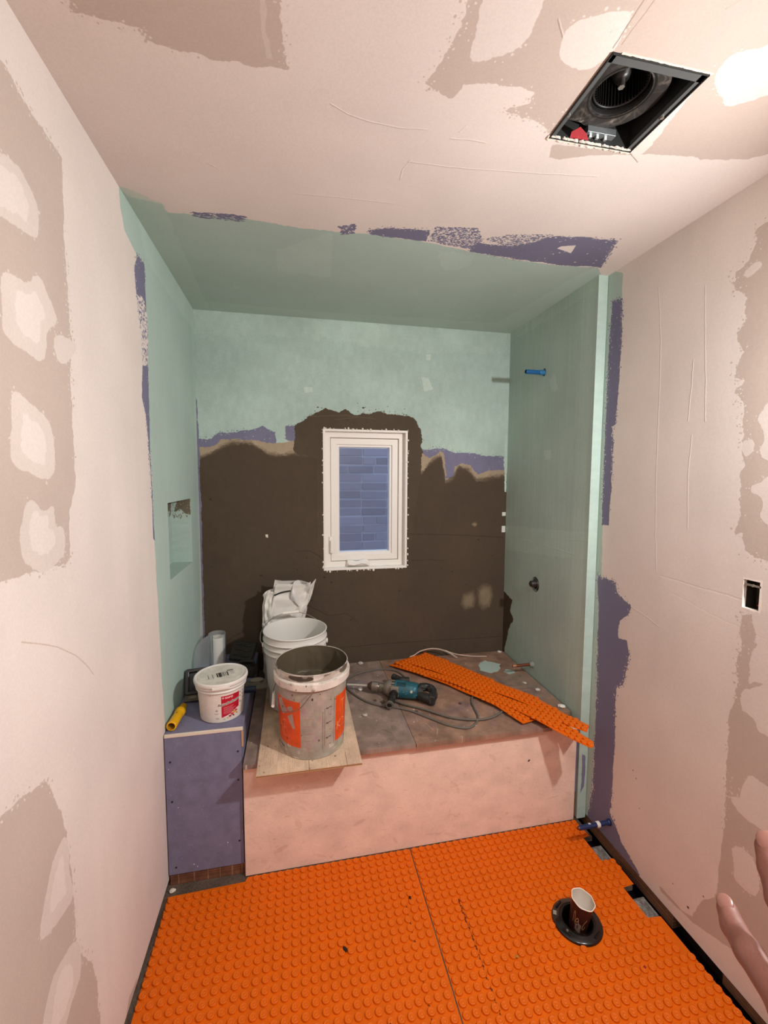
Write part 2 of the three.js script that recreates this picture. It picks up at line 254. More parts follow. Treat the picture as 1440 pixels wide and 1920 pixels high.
// ---------- colours of the coats ----------
const MUD = '#ddd2ca', MUD2 = '#e1d7d0', PAPER = '#bfafa4', GREEN = '#abc0b6', GREEN2 = '#b6cbc0', PURPLE = '#737189', WET = '#493c2e', DRY = '#a08f78', FRESH = '#4c4030';
const GYP = std('#d8cbb9', 0.95), DARKWOOD = std('#4a2f20', 0.85);

// ---------- left wall ----------
{
  const c = new Coat(0, 2.35, 0, H, 760, MUD);
  c.fill(LW.paperA, PAPER, { amp: 0.006, h: 112, fleck: 0.55, under: MUD }).fill(LW.paperB, PAPER, { amp: 0.006, h: 112, fleck: 0.55, under: MUD }).fill(LW.paperC, PAPER, { amp: 0.004 });
  for (const k of ['mudA', 'mudB', 'mudC', 'mudD', 'mudE', 'mudF', 'mudG']) c.fill(LW[k], '#d6cac1', { amp: 0.004, h: 124, soft: true, fleck: 0.2 });
  for (const k of ['mudA', 'mudB', 'mudD', 'mudE', 'mudF', 'mudG']) { const p = LW[k], m = p.reduce((s, q) => [s[0] + q[0] / p.length, s[1] + q[1] / p.length], [0, 0]); c.fill(p.map((q) => [m[0] + (q[0] - m[0]) * 0.55, m[1] + (q[1] - m[1]) * 0.6]), MUD2, { amp: 0.008, alpha: 0.75, h: 134, soft: true }); }
  c.fill(LW.green, GREEN, { amp: 0.003, h: 126 });
  c.fill(LW.purple, PURPLE, { amp: 0.004, h: 116, fleck: 0.5, under: MUD }).specks(LW.chip, MUD, 900, 0.001, 0.007, 1.2);
  c.specks(LW.purple, GREEN, 40, 0.001, 0.004);
  // rolled lighter band along the corners of the membrane coat
  c.fill([[0, 0.6], [0, 2.44], [0.06, 2.44], [0.05, 1.6], [0.06, 0.6]], GREEN2, { amp: 0.01, alpha: 0.5 });
  c.fill([[0, 2.44], [0.8, 2.44], [0.72, 2.34], [0.3, 2.33], [0, 2.34]], GREEN2, { amp: 0.008, alpha: 0.5 });
  c.line(LW.scratch, 0.002, 100, '#b09684', 0.6);
  c.line([[1.25, 2.0], [1.26, 1.5], [1.24, 1.0]], 0.004, 132).line([[1.0, 1.9], [1.02, 1.2]], 0.003, 131);
  const m = c.finish({ grain: 0.035, cloud: 0.035, streak: 0.006, su: 5, sv: 2 });
  const s = rectShape(-0.12, ZEND + 0.12, 0.021, H + 0.02); rectHole(s, NICHE.z0, NICHE.z1, NICHE.y0, NICHE.y1);
  const g = slab(s, 0.09); g.applyMatrix4(new THREE.Matrix4().set(0, 0, -1, 0, 0, 1, 0, 0, 1, 0, 0, 0, 0, 0, 0, 1));
  c.uv(g, 2, 1);
  const wall = structGroup('wall_left', 'plastered left wall with a green waterproofed end and a recessed niche');
  part('plaster_face', g, m, wall);
  // niche back, membrane green with a mortar smear in the top corner
  const nc = new Coat(NICHE.z0, NICHE.z1, NICHE.y0, NICHE.y1, 500, GREEN);
  nc.specks([[0.186, 1.40], [0.29, 1.40], [0.30, 1.478], [0.186, 1.478]], '#5a4c3a', 120, 0.002, 0.012, 0.5, 0.85); nc.fill([[0.19, 1.42], [0.28, 1.44], [0.29, 1.477], [0.187, 1.477]], '#5d4f3c', { amp: 0.014, alpha: 0.8 });
  { const e = new Coat(-0.09, 0, NICHE.y0, NICHE.y1, 900, GREEN); e.fill([[-0.075, 1.415], [-0.05, 1.43], [-0.02, 1.405], [-0.004, 1.40], [-0.004, 1.479], [-0.06, 1.479]], '#5f523f', { amp: 0.006, alpha: 0.85 }); e.specks([[-0.085, 1.385], [-0.003, 1.385], [-0.003, 1.479], [-0.085, 1.479]], '#6b5d48', 160, 0.001, 0.006, 0.6, 0.8).specks([[-0.085, 1.385], [-0.003, 1.385], [-0.003, 1.479], [-0.085, 1.479]], '#c3cfc6', 60, 0.001, 0.004, 0.4, 0.8); const g = box(-0.09, -0.0015, NICHE.y0, NICHE.y1, NICHE.z0 - 0.001, NICHE.z0 + 0.0015); e.uv(g, 0, 1); part('niche_end', g, e.finish({ grain: 0.05 }), wall); }
  const ng = box(-0.12, -0.09, NICHE.y0 - 0.04, NICHE.y1 + 0.04, NICHE.z0 - 0.04, NICHE.z1 + 0.04); nc.uv(ng, 2, 1);
  part('niche_back', ng, nc.finish({ grain: 0.05 }), wall);
  part('bottom_plate', box(-0.11, -0.013, -0.1, 0.03, -0.12, ZEND), DARKWOOD, wall);
}
// ---------- back wall with the window opening ----------
{
  const c = new Coat(-0.02, 1.85, 0.45, H, 640, GREEN);
  c.specks([[0, 1.8], [W, 1.8], [W, H], [0, H]], GREEN2, 90, 0.02, 0.12, 1.6, 0.12);
  c.fill([[0, 2.44], [W, 2.44], [W, 2.33], [1.2, 2.30], [0.6, 2.34], [0, 2.31]], GREEN2, { amp: 0.02, alpha: 0.5 });
  c.fill(BW.purpleA, PURPLE, { amp: 0.006, h: 118, fleck: 0.5, under: GREEN }).fill(BW.purpleB, PURPLE, { amp: 0.005, h: 118, fleck: 0.5 }).fill(BW.purpleC, PURPLE, { amp: 0.006, h: 118, fleck: 0.5, under: GREEN });
  c.specks(BW.purpleC, GREEN2, 60, 0.001, 0.006, 0.3).specks(BW.purpleA, GREEN2, 20, 0.001, 0.005, 0.4);
  c.fill(BW.mortarDry, DRY, { amp: 0.008, h: 140 });
  // drying front: the damp part creeps up in ever finer tongues
  for (let i = 0; i < 9; i++) { const d = 0.045 * (1 - i / 8); c.fill(BW.mortarWet.map(([x, y]) => [x, y + (y > 1 ? d * 0.8 - 0.012 : 0)]), WET, { amp: 0.014, step: 0.008, alpha: 0.2 + i * 0.06 }); }
  c.fill(BW.mortarWet, WET, { amp: 0.01, alpha: 0.9 });
  c.fill(BW.bulge, FRESH, { amp: 0.008, h: 175, fleck: 0.35 }).specks([[0.55, 1.84], [1.2, 1.84], [1.2, 2.0], [0.55, 2.0]], '#3c3224', 8, 0.002, 0.008, 2);
  for (let i = 0; i < 6; i++) { const s = 1 - i * 0.1; for (const k of ['dryA', 'dryB', 'dryC']) { const p = BW[k], m = p.reduce((a, q) => [a[0] + q[0] / p.length, a[1] + q[1] / p.length], [0, 0]); c.fill(p.map((q) => [m[0] + (q[0] - m[0]) * s, m[1] + (q[1] - m[1]) * s]), DRY, { amp: 0.006, alpha: 0.14 }); } }
  c.fill(BW.speckA, '#d8d0c0', { amp: 0.002 }); for (const k of ['chipA', 'chipB', 'chipC']) c.fill(BW[k], '#c6d6cb', { amp: 0.004, alpha: 0.8, h: 140 });
  for (const k of ['crackA', 'crackB', 'crackC', 'crackD', 'crackE']) c.line(BW[k], 0.003, 70, '#2b2219', 0.6);
  c.specks([[0.05, 0.5], [1.7, 0.5], [1.7, 1.5], [0.05, 1.5]], '#2a2118', 50, 0.001, 0.006, 1.6, 0.8);
  c.line([[0.55, 1.915], [0.78, 1.93], [0.95, 1.915]], 0.002, 210, '#8d7d66', 0.5).line([[0.72, 1.905], [0.85, 1.92]], 0.002, 215, '#8d7d66', 0.5);
  c.fill([[0.0, 0.5], [0.009, 0.5], [0.010, 1.6], [0.006, 1.95], [0, 2.0]], PURPLE, { amp: 0.004 }); c.fill([[W - 0.014, 1.5], [W - 0.002, 1.5], [W, 1.85], [W - 0.022, 1.84]], GREEN2, { amp: 0.004 });
  const m = c.finish({ grain: 0.07, cloud: 0.07, streak: 0.02, su: 8, sv: 30, relief: 14, bumpScale: 0.004, roughness: 0.85 });
  const s = rectShape(-0.12, RX + 0.14, -0.14, H + 0.14); rectHole(s, WIN.x0, WIN.x1, WIN.y0, WIN.y1);
  const g = slab(s, 0.12); g.translate(0, 0, -0.12); c.uv(g, 0, 1);
  struct('wall_back', g, m, 'end wall, pale green above and dark wet mortar below, around the window');
}
// ---------- ceiling ----------
{
  const c = new Coat(0, RX, 0, 2.35, 800, MUD);
  c.fill(CE.paperA, PAPER, { amp: 0.006, h: 112, fleck: 0.5, under: MUD }).fill(CE.paperB, PAPER, { amp: 0.007, h: 112, fleck: 0.55, under: MUD }).fill(CE.paperC, PAPER, { amp: 0.006, h: 116 }).fill(CE.paperD, PAPER, { amp: 0.004, h: 112 });
  c.fill(CE.mudS, MUD, { amp: 0.003, alpha: 0.35 });
  for (const k of ['mudB', 'mudC', 'mudD']) c.fill(CE[k], '#d9cec6', { amp: 0.005, h: 128, soft: true, fleck: 0.2 });
  c.fill(CE.green, GREEN, { amp: 0.005, h: 126 });
  for (const k of ['greenBandL', 'greenBandB', 'greenBandR']) c.fill(CE[k], GREEN2, { amp: 0.006, alpha: 0.55 });
  for (const k of ['greenSq', 'greenSqB']) c.fill(CE[k], GREEN2, { amp: 0.012, alpha: 0.5 });
  for (let i = 0; i < 14; i++) { const x = rr(0.2, 1.6), z = rr(0.1, 0.5); c.specks([[x - 0.03, z - 0.02], [x + 0.03, z - 0.02], [x + 0.03, z + 0.02], [x - 0.03, z + 0.02]], '#b3c9ba', 6, 0.003, 0.012, 1.5, 0.5); }
  c.specks(CE.purpleA, PURPLE, 520, 0.0006, 0.0045, 2.4).specks(CE.purpleB, PURPLE, 420, 0.0008, 0.005, 1.4).specks(CE.speckD, PURPLE, 1900, 0.0006, 0.0042, 1.3).specks(CE.speckF, PURPLE, 1300, 0.0006, 0.0038, 1.5);
  c.fill(CE.purpleC, PURPLE, { amp: 0.005, h: 116, fleck: 0.5, under: MUD }).fill(CE.purpleE, PURPLE, { amp: 0.005, h: 116, fleck: 0.6, under: MUD }).fill(CE.mudE, MUD2, { amp: 0.002 }).specks(CE.purpleE, MUD, 60, 0.001, 0.004, 1.6);
  for (const k of ['arcA', 'arcB', 'arcC', 'arcD', 'arcE']) c.line(CE[k], 0.0025, 215);
  for (const [x, z] of [[0.92, 1.38], [1.02, 1.62], [0.3, 1.1], [1.3, 1.75], [1.12, 1.66]]) c.line([[x, z], [x + rr(-0.03, 0.03), z + rr(-0.03, 0.03)]], 0.003, 200);
  c.line([[1.13, 1.62], [1.12, 1.72]], 0.002, 60, '#8d7c70', 0.8).line([[1.375, 1.385], [1.42, 1.36]], 0.002, 60, '#8d7c70', 0.8).line([[1.14, 1.63], [1.14, 1.74]], 0.002, 70, '#8d7c70', 0.5);
  const m = c.finish({ grain: 0.035, cloud: 0.03, streak: 0.006, su: 1, sv: 12 });
  const s = rectShape(-0.12, RX + 0.14, -ZEND - 0.14, 0.14); rectHole(s, FAN.x0, FAN.x1, -FAN.z1, -FAN.z0);
  const g = slab(s, 0.016).rotateX(-Math.PI / 2).translate(0, H, 0); c.uv(g, 0, 2);
  const ceil = structGroup('ceiling', 'plastered ceiling with bare paper patches, green and purple over the bench');
  part('plaster_face', g, m, ceil);
  const s2 = rectShape(-0.12, RX + 0.14, -ZEND - 0.14, 0.14); rectHole(s2, FAN.x0 - 0.01, FAN.x1 + 0.01, -FAN.z1 - 0.01, -FAN.z0 + 0.01);
  part('joist_layer', slab(s2, 0.2).rotateX(-Math.PI / 2).translate(0, H + 0.016, 0), DARKWOOD, ceil);
}
// ---------- right wall of the room ----------
{
  const c = new Coat(0.6, 1.78, 0, H, 820, MUD);
  c.fill(RW.paperA, PAPER, { amp: 0.009, h: 112, fleck: 0.7, under: MUD }).fill(RW.paperB, PAPER, { amp: 0.006, h: 112, fleck: 0.5, under: MUD }).fill(RW.paperC, PAPER, { amp: 0.003, h: 114 });
  for (const k of ['mudA', 'mudB', 'mudC', 'mudD', 'mudE', 'mudF', 'mudG', 'mudH', 'mudI']) c.fill(RW[k], '#d8ccc4', { amp: 0.005, h: 128, soft: true, fleck: 0.3 });
  c.fill(RW.green, GREEN, { amp: 0.003 }).fill(RW.purpleA, PURPLE, { amp: 0.004, h: 116, fleck: 0.7, under: MUD }).specks(RW.purpleA.slice(0, 4).concat(RW.purpleA.slice(-3)), GREEN, 60, 0.001, 0.006, 0.4).fill(RW.purpleB, PURPLE, { amp: 0.005, h: 114, fleck: 0.6, under: MUD }).fill(RW.mudP, MUD, { amp: 0.004 });
  c.specks(RW.purpleB, '#8d86a4', 90, 0.0005, 0.003, 0.3);
  for (const k of ['ridgeA', 'ridgeB', 'ridgeC', 'ridgeD']) c.line(RW[k], 0.0028, 195);
  c.line(RW.seam, 0.005, 100).line(RW.crease, 0.004, 170).line(RW.creaseB, 0.003, 112);
  c.specks([[0.95, 0.1], [1.4, 0.1], [1.4, 0.5], [0.95, 0.5]], '#4a2a1c', 6, 0.002, 0.005);
  const q = [[EBOX.z0 - 0.004, EBOX.y0 - 0.006], [EBOX.z1 + 0.006, EBOX.y0 - 0.006], [EBOX.z1 + 0.005, EBOX.y1 + 0.004], [EBOX.z0 - 0.003, EBOX.y1 + 0.004]]; c.fill(q, '#ece2d8', { amp: 0.003, h: 150 });
  const m = c.finish({ grain: 0.035, cloud: 0.04, streak: 0.006, su: 4, sv: 2 });
  const s = rectShape(-ZEND - 0.12, 0.0, 0.021, H + 0.02); rectHole(s, -EBOX.z1, -EBOX.z0, EBOX.y0, EBOX.y1);
  const g = slab(s, 0.013); g.applyMatrix4(new THREE.Matrix4().set(0, 0, 1, RX, 0, 1, 0, 0, -1, 0, 0, 0, 0, 0, 0, 1)); c.uv(g, 2, 1);
  const wall = structGroup('wall_right', 'plastered right wall with purple board strips and bare paper patches');
  part('plaster_face', g, m, wall);
  const s2 = rectShape(-ZEND - 0.12, 0.12, 0.03, H + 0.02); rectHole(s2, -EBOX.z1 - 0.012, -EBOX.z0 + 0.012, EBOX.y0 - 0.012, EBOX.y1 + 0.012);
  const g2 = slab(s2, 0.1); g2.applyMatrix4(new THREE.Matrix4().set(0, 0, 1, RX + 0.013, 0, 1, 0, 0, -1, 0, 0, 0, 0, 0, 0, 1));
  part('wall_core', g2, DARKWOOD, wall);
  const wood = drawn(256, 64, (x, w, h) => { x.fillStyle = '#7a5238'; x.fillRect(0, 0, w, h); for (let i = 0; i < 60; i++) { x.fillStyle = i % 2 ? 'rgba(50,28,14,0.35)' : 'rgba(140,100,70,0.25)'; x.fillRect(0, rr(0, h), w, rr(0.5, 2)); } grainPass(x, w, h, 0.3, 0.5); });
  const wm = new THREE.MeshStandardMaterial({ map: wood, roughness: 0.8 });
  part('bottom_plate', box(RX + 0.003, RX + 0.11, -0.034, 0.0205, 0.6, 1.245), wm, wall);
  part('bottom_plate', box(RX + 0.004, RX + 0.11, -0.02, 0.012, 1.43, ZEND), wm, wall);
  part('cavity_back', box(RX + 0.1, RX + 0.12, -0.14, 0.04, 0.5, ZEND), DARKWOOD, wall);
}
// ---------- shower side wall, a board built out from the right wall, with its bright end ----------
{
  const c = new Coat(0, ZW, 0, H, 700, GREEN);
  c.specks([[0, 0.5], [ZW, 0.5], [ZW, H], [0, H]], GREEN2, 70, 0.02, 0.1, 0.5, 0.1);
  c.fill([[0, 2.44], [ZW, 2.44], [ZW, 2.38], [0, 2.39]], GREEN2, { amp: 0.008, alpha: 0.5 }).fill([[ZW - 0.12, 0.5], [ZW, 0.5], [ZW, H], [ZW - 0.1, H]], GREEN2, { amp: 0.006, alpha: 0.45 });
  c.fill(SW.band, GREEN2, { amp: 0.006, alpha: 0.6, h: 132 }).line(SW.seam, 0.003, 170).line(SW.seamB, 0.003, 200, '#b9ccbd', 0.5);
  c.fill(SW.blotchA, '#bccdc3', { amp: 0.006, alpha: 0.6 }).fill(SW.blotchB, '#bccdc3', { amp: 0.006, alpha: 0.6 });
  c.fill(SW.mortar, WET, { amp: 0.007, h: 150 });
  const m = c.finish({ grain: 0.06, cloud: 0.05, streak: 0.02, su: 40, sv: 4, roughness: 0.8 });
  const s = rectShape(-ZW, 0.02, 0.006, H);
  const hole = (z, y, rz, ry) => { const h = new THREE.Path(); h.absellipse(-z, y, rz, ry, 0, Math.PI * 2, true); s.holes.push(h); };
  hole(0.372, 2.129, 0.016, 0.02); hole(0.352, 1.012, 0.037, 0.042); hole(0.349, 0.563, 0.014, 0.016);
  const g = slab(s, T - 0.001); g.applyMatrix4(new THREE.Matrix4().set(0, 0, 1, W, 0, 1, 0, 0, -1, 0, 0, 0, 0, 0, 0, 1)); c.uv(g, 2, 1);
  const wall = structGroup('wall_shower', 'green waterproofed side wall of the bench alcove with pipe holes');
  part('membrane_face', g, m, wall);
  const e = new Coat(W - 0.002, RX, 0, H, 700, GREEN); e.fill([[W + 0.012, 0.13], [W + 0.03, 0.16], [W + 0.033, 0.24], [W + 0.03, 0.31], [W + 0.014, 0.32], [W + 0.016, 0.2]], PURPLE, { amp: 0.002 }); 
  e.line([[W + 0.004, 0.1], [W + 0.005, 1], [W + 0.003, 1.6], [W + 0.006, 2.4]], 0.004, 170);
  const eg = box(W - 0.0015, RX - 0.004, 0.006, H - 0.012, ZW, ZW + 0.0025, 0.001); e.uv(eg, 0, 1);
  part('end_face', eg, e.finish({ grain: 0.05, cloud: 0.05 }), wall, 'pale mint end of the board');
}
// ---------- wall behind the camera ----------
struct('wall_front', box(-0.12, RX + 0.14, -0.14, H + 0.14, ZEND, ZEND + 0.12), std(MUD, 0.92), 'plain plastered wall behind the viewer');
// ---------- sub-floor ----------
{
  const wood = drawn(512, 512, (x, w, h) => { x.fillStyle = '#5b4c40'; x.fillRect(0, 0, w, h); for (let i = 0; i < 300; i++) { x.fillStyle = `rgba(${40 + 60 * rnd()},${35 + 40 * rnd()},30,0.25)`; x.fillRect(rr(0, w), rr(0, h), rr(10, 120), rr(1, 3)); } grainPass(x, w, h, 0.3, 0.6); });
  const m = new THREE.MeshStandardMaterial({ map: wood, roughness: 0.95 });
  const s = new THREE.Shape(); // plan x, -z ; two notches at the right edge
  [[-0.12, -ZEND - 0.1], [1.772, -ZEND - 0.1], [1.772, -1.222], [1.728, -1.222], [1.728, -1.102], [1.772, -1.102], [1.772, -0.981], [1.726, -0.981], [1.726, -0.866], [1.772, -0.866], [1.772, 0.1], [-0.12, 0.1]].forEach(([a, b], i) => (i ? s.lineTo(a, b) : s.moveTo(a, b))); s.closePath();
  const hole = new THREE.Path(); hole.absarc(1.468, -1.185, 0.05, 0, Math.PI * 2, true); s.holes.push(hole);
  const g = slab(s, 0.019).rotateX(-Math.PI / 2).translate(0, -0.0195, 0); worldUV(g, (x) => x / 0.8, (x, y, z) => z / 0.8);
  const fl = structGroup('floor', 'rough timber sub-floor under the orange membrane'); part('subfloor_board', g, m, fl);
  part('joist_space', box(-0.3, RX + 0.14, -0.2, -0.13, -0.12, ZEND + 0.1), std('#1b1512', 1), fl);
  const grey = drawn(128, 128, (x, w, h) => { x.fillStyle = '#7d776d'; x.fillRect(0, 0, w, h); for (let i = 0; i < 60; i++) { x.fillStyle = `rgba(${190 * rnd()},${180 * rnd()},160,0.3)`; x.fillRect(rr(0, w), rr(0, h), rr(2, 30), rr(1, 5)); } grainPass(x, w, h, 0.5, 0.8, 0.4, 0.05); });
  const gm = new THREE.MeshStandardMaterial({ map: grey, roughness: 0.75 });
  for (const [z0, z1] of [[0.876, 0.978], [1.116, 1.218]]) part('concrete_pad', box(1.75, 1.806, -0.08, -0.034, z0 + 0.004, z1 - 0.002, 0.003), gm, fl, 'grey pad showing in the notch of the membrane');
}
// ---------- window ----------
{
  const vinyl = std('#e9e4dc', 0.45), win = structGroup('window_1', 'narrow white casement window looking onto a brick wall');
  const { x0, x1, y0, y1 } = WIN;
  const ring = (a0, a1, b0, b1, w, z0, z1, r = 0.003) => { const wl = Array.isArray(w) ? w : [w, w, w, w]; const s = rectShape(a0, a1, b0, b1); rectHole(s, a0 + wl[0], a1 - wl[1], b0 + wl[2], b1 - wl[3]); return new THREE.ExtrudeGeometry(s, { depth: z1 - z0 - 2 * r, bevelEnabled: true, bevelSize: r, bevelThickness: r, bevelSegments: 2, bevelOffset: -r }).translate(0, 0, z0 + r); };
  part('jamb_liner', ring(x0 + 0.001, x1 - 0.001, y0 + 0.001, y1 - 0.001, 0.014, -0.118, -0.004), vinyl, win);
  part('frame', ring(x0 + 0.012, x1 - 0.012, y0 + 0.012, y1 - 0.012, 0.034, -0.11, -0.042), vinyl, win);
  const sash = part('sash', ring(x0 + 0.048, x1 - 0.048, y0 + 0.048, y1 - 0.048, 0.036, -0.105, -0.052), vinyl, win);
  part('glazing_bead', ring(x0 + 0.083, x1 - 0.083, y0 + 0.083, y1 - 0.083, 0.014, -0.1, -0.062, 0.002), vinyl, sash);
  part('pane', box(x0 + 0.095, x1 - 0.095, y0 + 0.095, y1 - 0.095, -0.083, -0.079), phys({ color: '#ffffff', transmission: 1, roughness: 0.02, thickness: 0, ior: 1.5 }), sash);
  part('spacer', ring(x0 + 0.094, x1 - 0.094, y0 + 0.094, y1 - 0.094, 0.007, -0.094, -0.084, 0.001), std('#b8c4d2', 0.4, { metalness: 0.3 }), sash);
  // lock lever on the left stile, folding crank at the bottom
  const lev = part('lock_lever', merge([box(x0 + 0.036, x0 + 0.062, 1.148, 1.246, -0.044, -0.034, 0.004), box(x0 + 0.042, x0 + 0.056, 1.15, 1.225, -0.034, -0.02, 0.004)]), vinyl, win);
  const s = new THREE.Shape(); s.moveTo(0, 0); s.lineTo(0.128, 0); s.lineTo(0.128, 0.018); s.bezierCurveTo(0.11, 0.034, 0.09, 0.03, 0.075, 0.022); s.bezierCurveTo(0.05, 0.01, 0.03, 0.03, 0.004, 0.026); s.closePath();
  const cr = new THREE.ExtrudeGeometry(s, { depth: 0.02, bevelEnabled: true, bevelSize: 0.003, bevelThickness: 0.003, bevelSegments: 2 }).translate(0.79, 1.077, -0.044);
  const crank = part('crank_cover', cr, vinyl, win); part('crank_arm', tube([[0.795, 1.085, -0.016], [0.83, 1.082, -0.012], [0.87, 1.09, -0.012], [0.905, 1.086, -0.014]], 0.006, 20, 8), vinyl, crank);
  // plaster and foam crumbs along the raw opening
  const edge = []; const jag = (ax, ay, bx, by) => { const n = 34; for (let i = 0; i < n; i++) { if (rnd() < 0.5) continue; const t = (i + rnd()) / n, g = new THREE.IcosahedronGeometry(rr(0.002, 0.0055), 0); g.scale(rr(0.6, 1.8), rr(0.6, 1.8), 0.6); g.translate(ax + (bx - ax) * t + rr(-0.003, 0.003), ay + (by - ay) * t + rr(-0.003, 0.003), 0.0); edge.push(g); } };
  jag(x0, y0, x0, y1); jag(x1, y0, x1, y1); jag(x0, y1, x1, y1); jag(x0, y0, x1, y0);
  const cm = part('plaster_crumbs', merge(edge), std('#e0d8cb', 0.95), win); cm.userData.kind = 'stuff';
}
// ---------- the neighbour's brick wall across the passage ----------
{
  const wall = structGroup('wall_outside', 'painted brick wall of the neighbouring house seen through the pane');
  part('mortar_bed', box(-3, 5, -1.2, 4.2, -1.42, -1.212), std('#837d79', 0.95), wall);
  const mats = ['#655d5b', '#6a615e', '#605856', '#6d6462', '#5b5452'].map((h) => std(h, 0.9));
  const gs = [0.208, 0.100].map((l) => { const g = new RoundedBoxGeometry(l, 0.058, 0.03, 1, 0.004); return g; });
  for (let r = 0; r < 24; r++) {
    const y = 0.42 + r * 0.0725; let x = 0.18 + (r % 2) * 0.1105 + rr(-0.008, 0.008);
    while (x < 1.98) { const k = rnd() < 0.12 ? 1 : 0, l = k ? 0.1 : 0.208, b = part('brick', gs[k], mats[Math.floor(rr(0, 5))], wall); b.position.set(x + l / 2, y + rr(-0.002, 0.002), -1.221 + rr(-0.002, 0.002)); b.rotation.z = rr(-0.008, 0.008); x += l + 0.013; }
  }
  part('passage_ground', box(-3, 5, -1.4, -1.2, -1.42, -0.12), std('#77746f', 1), wall);
}
// ---------- bench ----------
{
  const b = thing('shower_bench', 'boxed-in bench core behind the pink foam board', 'bench', [0, 0, 0]);
  part('timber_core', box(0.29, W - 0.004, 0.0, 0.468, 0.004, 0.738), std('#7a5a42', 0.9), b);
  part('side_strip', box(1.7495, W - 0.003, 0.13, 0.47, 0.74, 0.757), std(PURPLE, 0.9), b, 'purple gypsum strip at the right end');
  part('end_block', box(1.7495, W - 0.004, 0.002, 0.128, 0.74, 0.752), std('#a2674a', 0.9), b);
  // pink foam sheet
  const pc = drawn(1024, 512, (x, w, h) => {
    x.fillStyle = '#e8cab7'; x.fillRect(0, 0, w, h);
    for (let i = 0; i < 190; i++) { const a = rr(0.1, w), c = rr(40, h), l = rr(3, 22), t = rr(-0.9, 0.9); x.strokeStyle = `rgba(120,70,50,${rr(0.08, 0.35)})`; x.lineWidth = rr(0.5, 1.6); x.beginPath(); x.moveTo(a, c); x.quadraticCurveTo(a + l * 0.5, c + rr(-5, 5), a + l * Math.cos(t), c + l * Math.sin(t)); x.stroke(); }
    for (let i = 0; i < 70; i++) { x.fillStyle = `rgba(150,95,70,${rr(0.04, 0.14)})`; x.beginPath(); x.ellipse(rr(0, w), rr(60, h), rr(3, 26), rr(2, 9), rr(0, 3), 0, 7); x.fill(); }
    x.fillStyle = '#3a2c22'; x.beginPath(); x.ellipse(858, 175, 3, 6, 0.5, 0, 7); x.fill(); grainPass(x, w, h, 0.06, 0.12);
  });
  const s = new THREE.Shape(); [[0.288, 0.004], [1.748, 0.004], [1.748, 0.475], [1.665, 0.488], [1.634, 0.468], [1.634, 0.468], [0.288, 0.468]].forEach(([a, c], i) => (i ? s.lineTo(a, c) : s.moveTo(a, c))); s.closePath();
  const g = slab(s, 0.024).translate(0, 0, 0.742); worldUV(g, (x) => (x - 0.288) / 1.46, (x, y) => y / 0.49);
  solo('foam_board', g, new THREE.MeshStandardMaterial({ map: pc, roughness: 0.85 }), 'scuffed pink foam board covering the front of the bench', 'board');
  // brown cover boards, two pieces
  const bm = (ox, warm) => new THREE.MeshStandardMaterial({ roughness: 0.55, map: drawn(1024, 1024, (x, w, h) => {
    x.fillStyle = warm ? '#8f6f5c' : '#8a7569'; x.fillRect(0, 0, w, h);
    for (let i = 0; i < 26; i++) { x.fillStyle = `rgba(${rr(96, 120)},${rr(92, 105)},${rr(100, 118)},${rr(0.08, 0.28)})`; x.beginPath(); x.ellipse(rr(0, w), rr(0, h), rr(20, 120), rr(15, 70), rr(0, 3), 0, 7); x.fill(); }
    for (let i = 0; i < 260; i++) { x.fillStyle = `rgba(225,215,205,${rr(0.15, 0.7)})`; const r = 0.8 + 4 * rnd() ** 4; x.beginPath(); x.ellipse(rr(0, w), rr(0, h), r * rr(0.5, 1.6), r, rr(0, 3), 0, 7); x.fill(); }
    for (let i = 0; i < 60; i++) { const a = rr(0, w), c = rr(0, h), l = rr(15, 80), t = rr(-0.5, 1.9); x.strokeStyle = `rgba(220,205,190,${rr(0.2, 0.6)})`; x.lineWidth = rr(0.8, 3.2); x.beginPath(); x.moveTo(a, c); x.lineTo(a + l * Math.cos(t), c + l * Math.sin(t)); x.stroke(); }
    for (let i = 0; i < 12; i++) { x.fillStyle = `rgba(60,45,32,${rr(0.1, 0.35)})`; x.beginPath(); x.ellipse(rr(0, w), rr(0, h), rr(8, 40), rr(5, 18), rr(0, 3), 0, 7); x.fill(); }
    grainPass(x, w, h, 0.12, 0.45);
  }) });
  const plate = (pts, m, name, label, group) => {
    const sh = new THREE.Shape(); pts.forEach(([a, c], i) => (i ? sh.lineTo(a, -c) : sh.moveTo(a, -c))); sh.closePath();
    const gg = slab(sh, 0.018).rotateX(-Math.PI / 2); worldUV(gg, (x) => x / 0.9, (x, y, z) => z / 0.9);
    const p = gg.attributes.position; for (let i = 0; i < p.count; i++) p.setY(i, p.getY(i) - 0.018 + benchY(p.getZ(i))); gg.computeVertexNormals();
    return solo(name, gg, m, label, 'board', group);
  };
  plate([[0.292, 0.80], [0.975, 0.80], [0.975, 0.006], [0.292, 0.006]], bm(0, false), 'cover_board', 'dusty brown board on the bench under the drill and buckets');
  plate([[0.977, 0.803], [1.60, 0.80], [1.612, 0.738], [1.758, 0.70], [1.758, 0.006], [0.977, 0.006]], bm(3, true), 'cover_board', 'brown board on the bench under the orange offcuts');
}
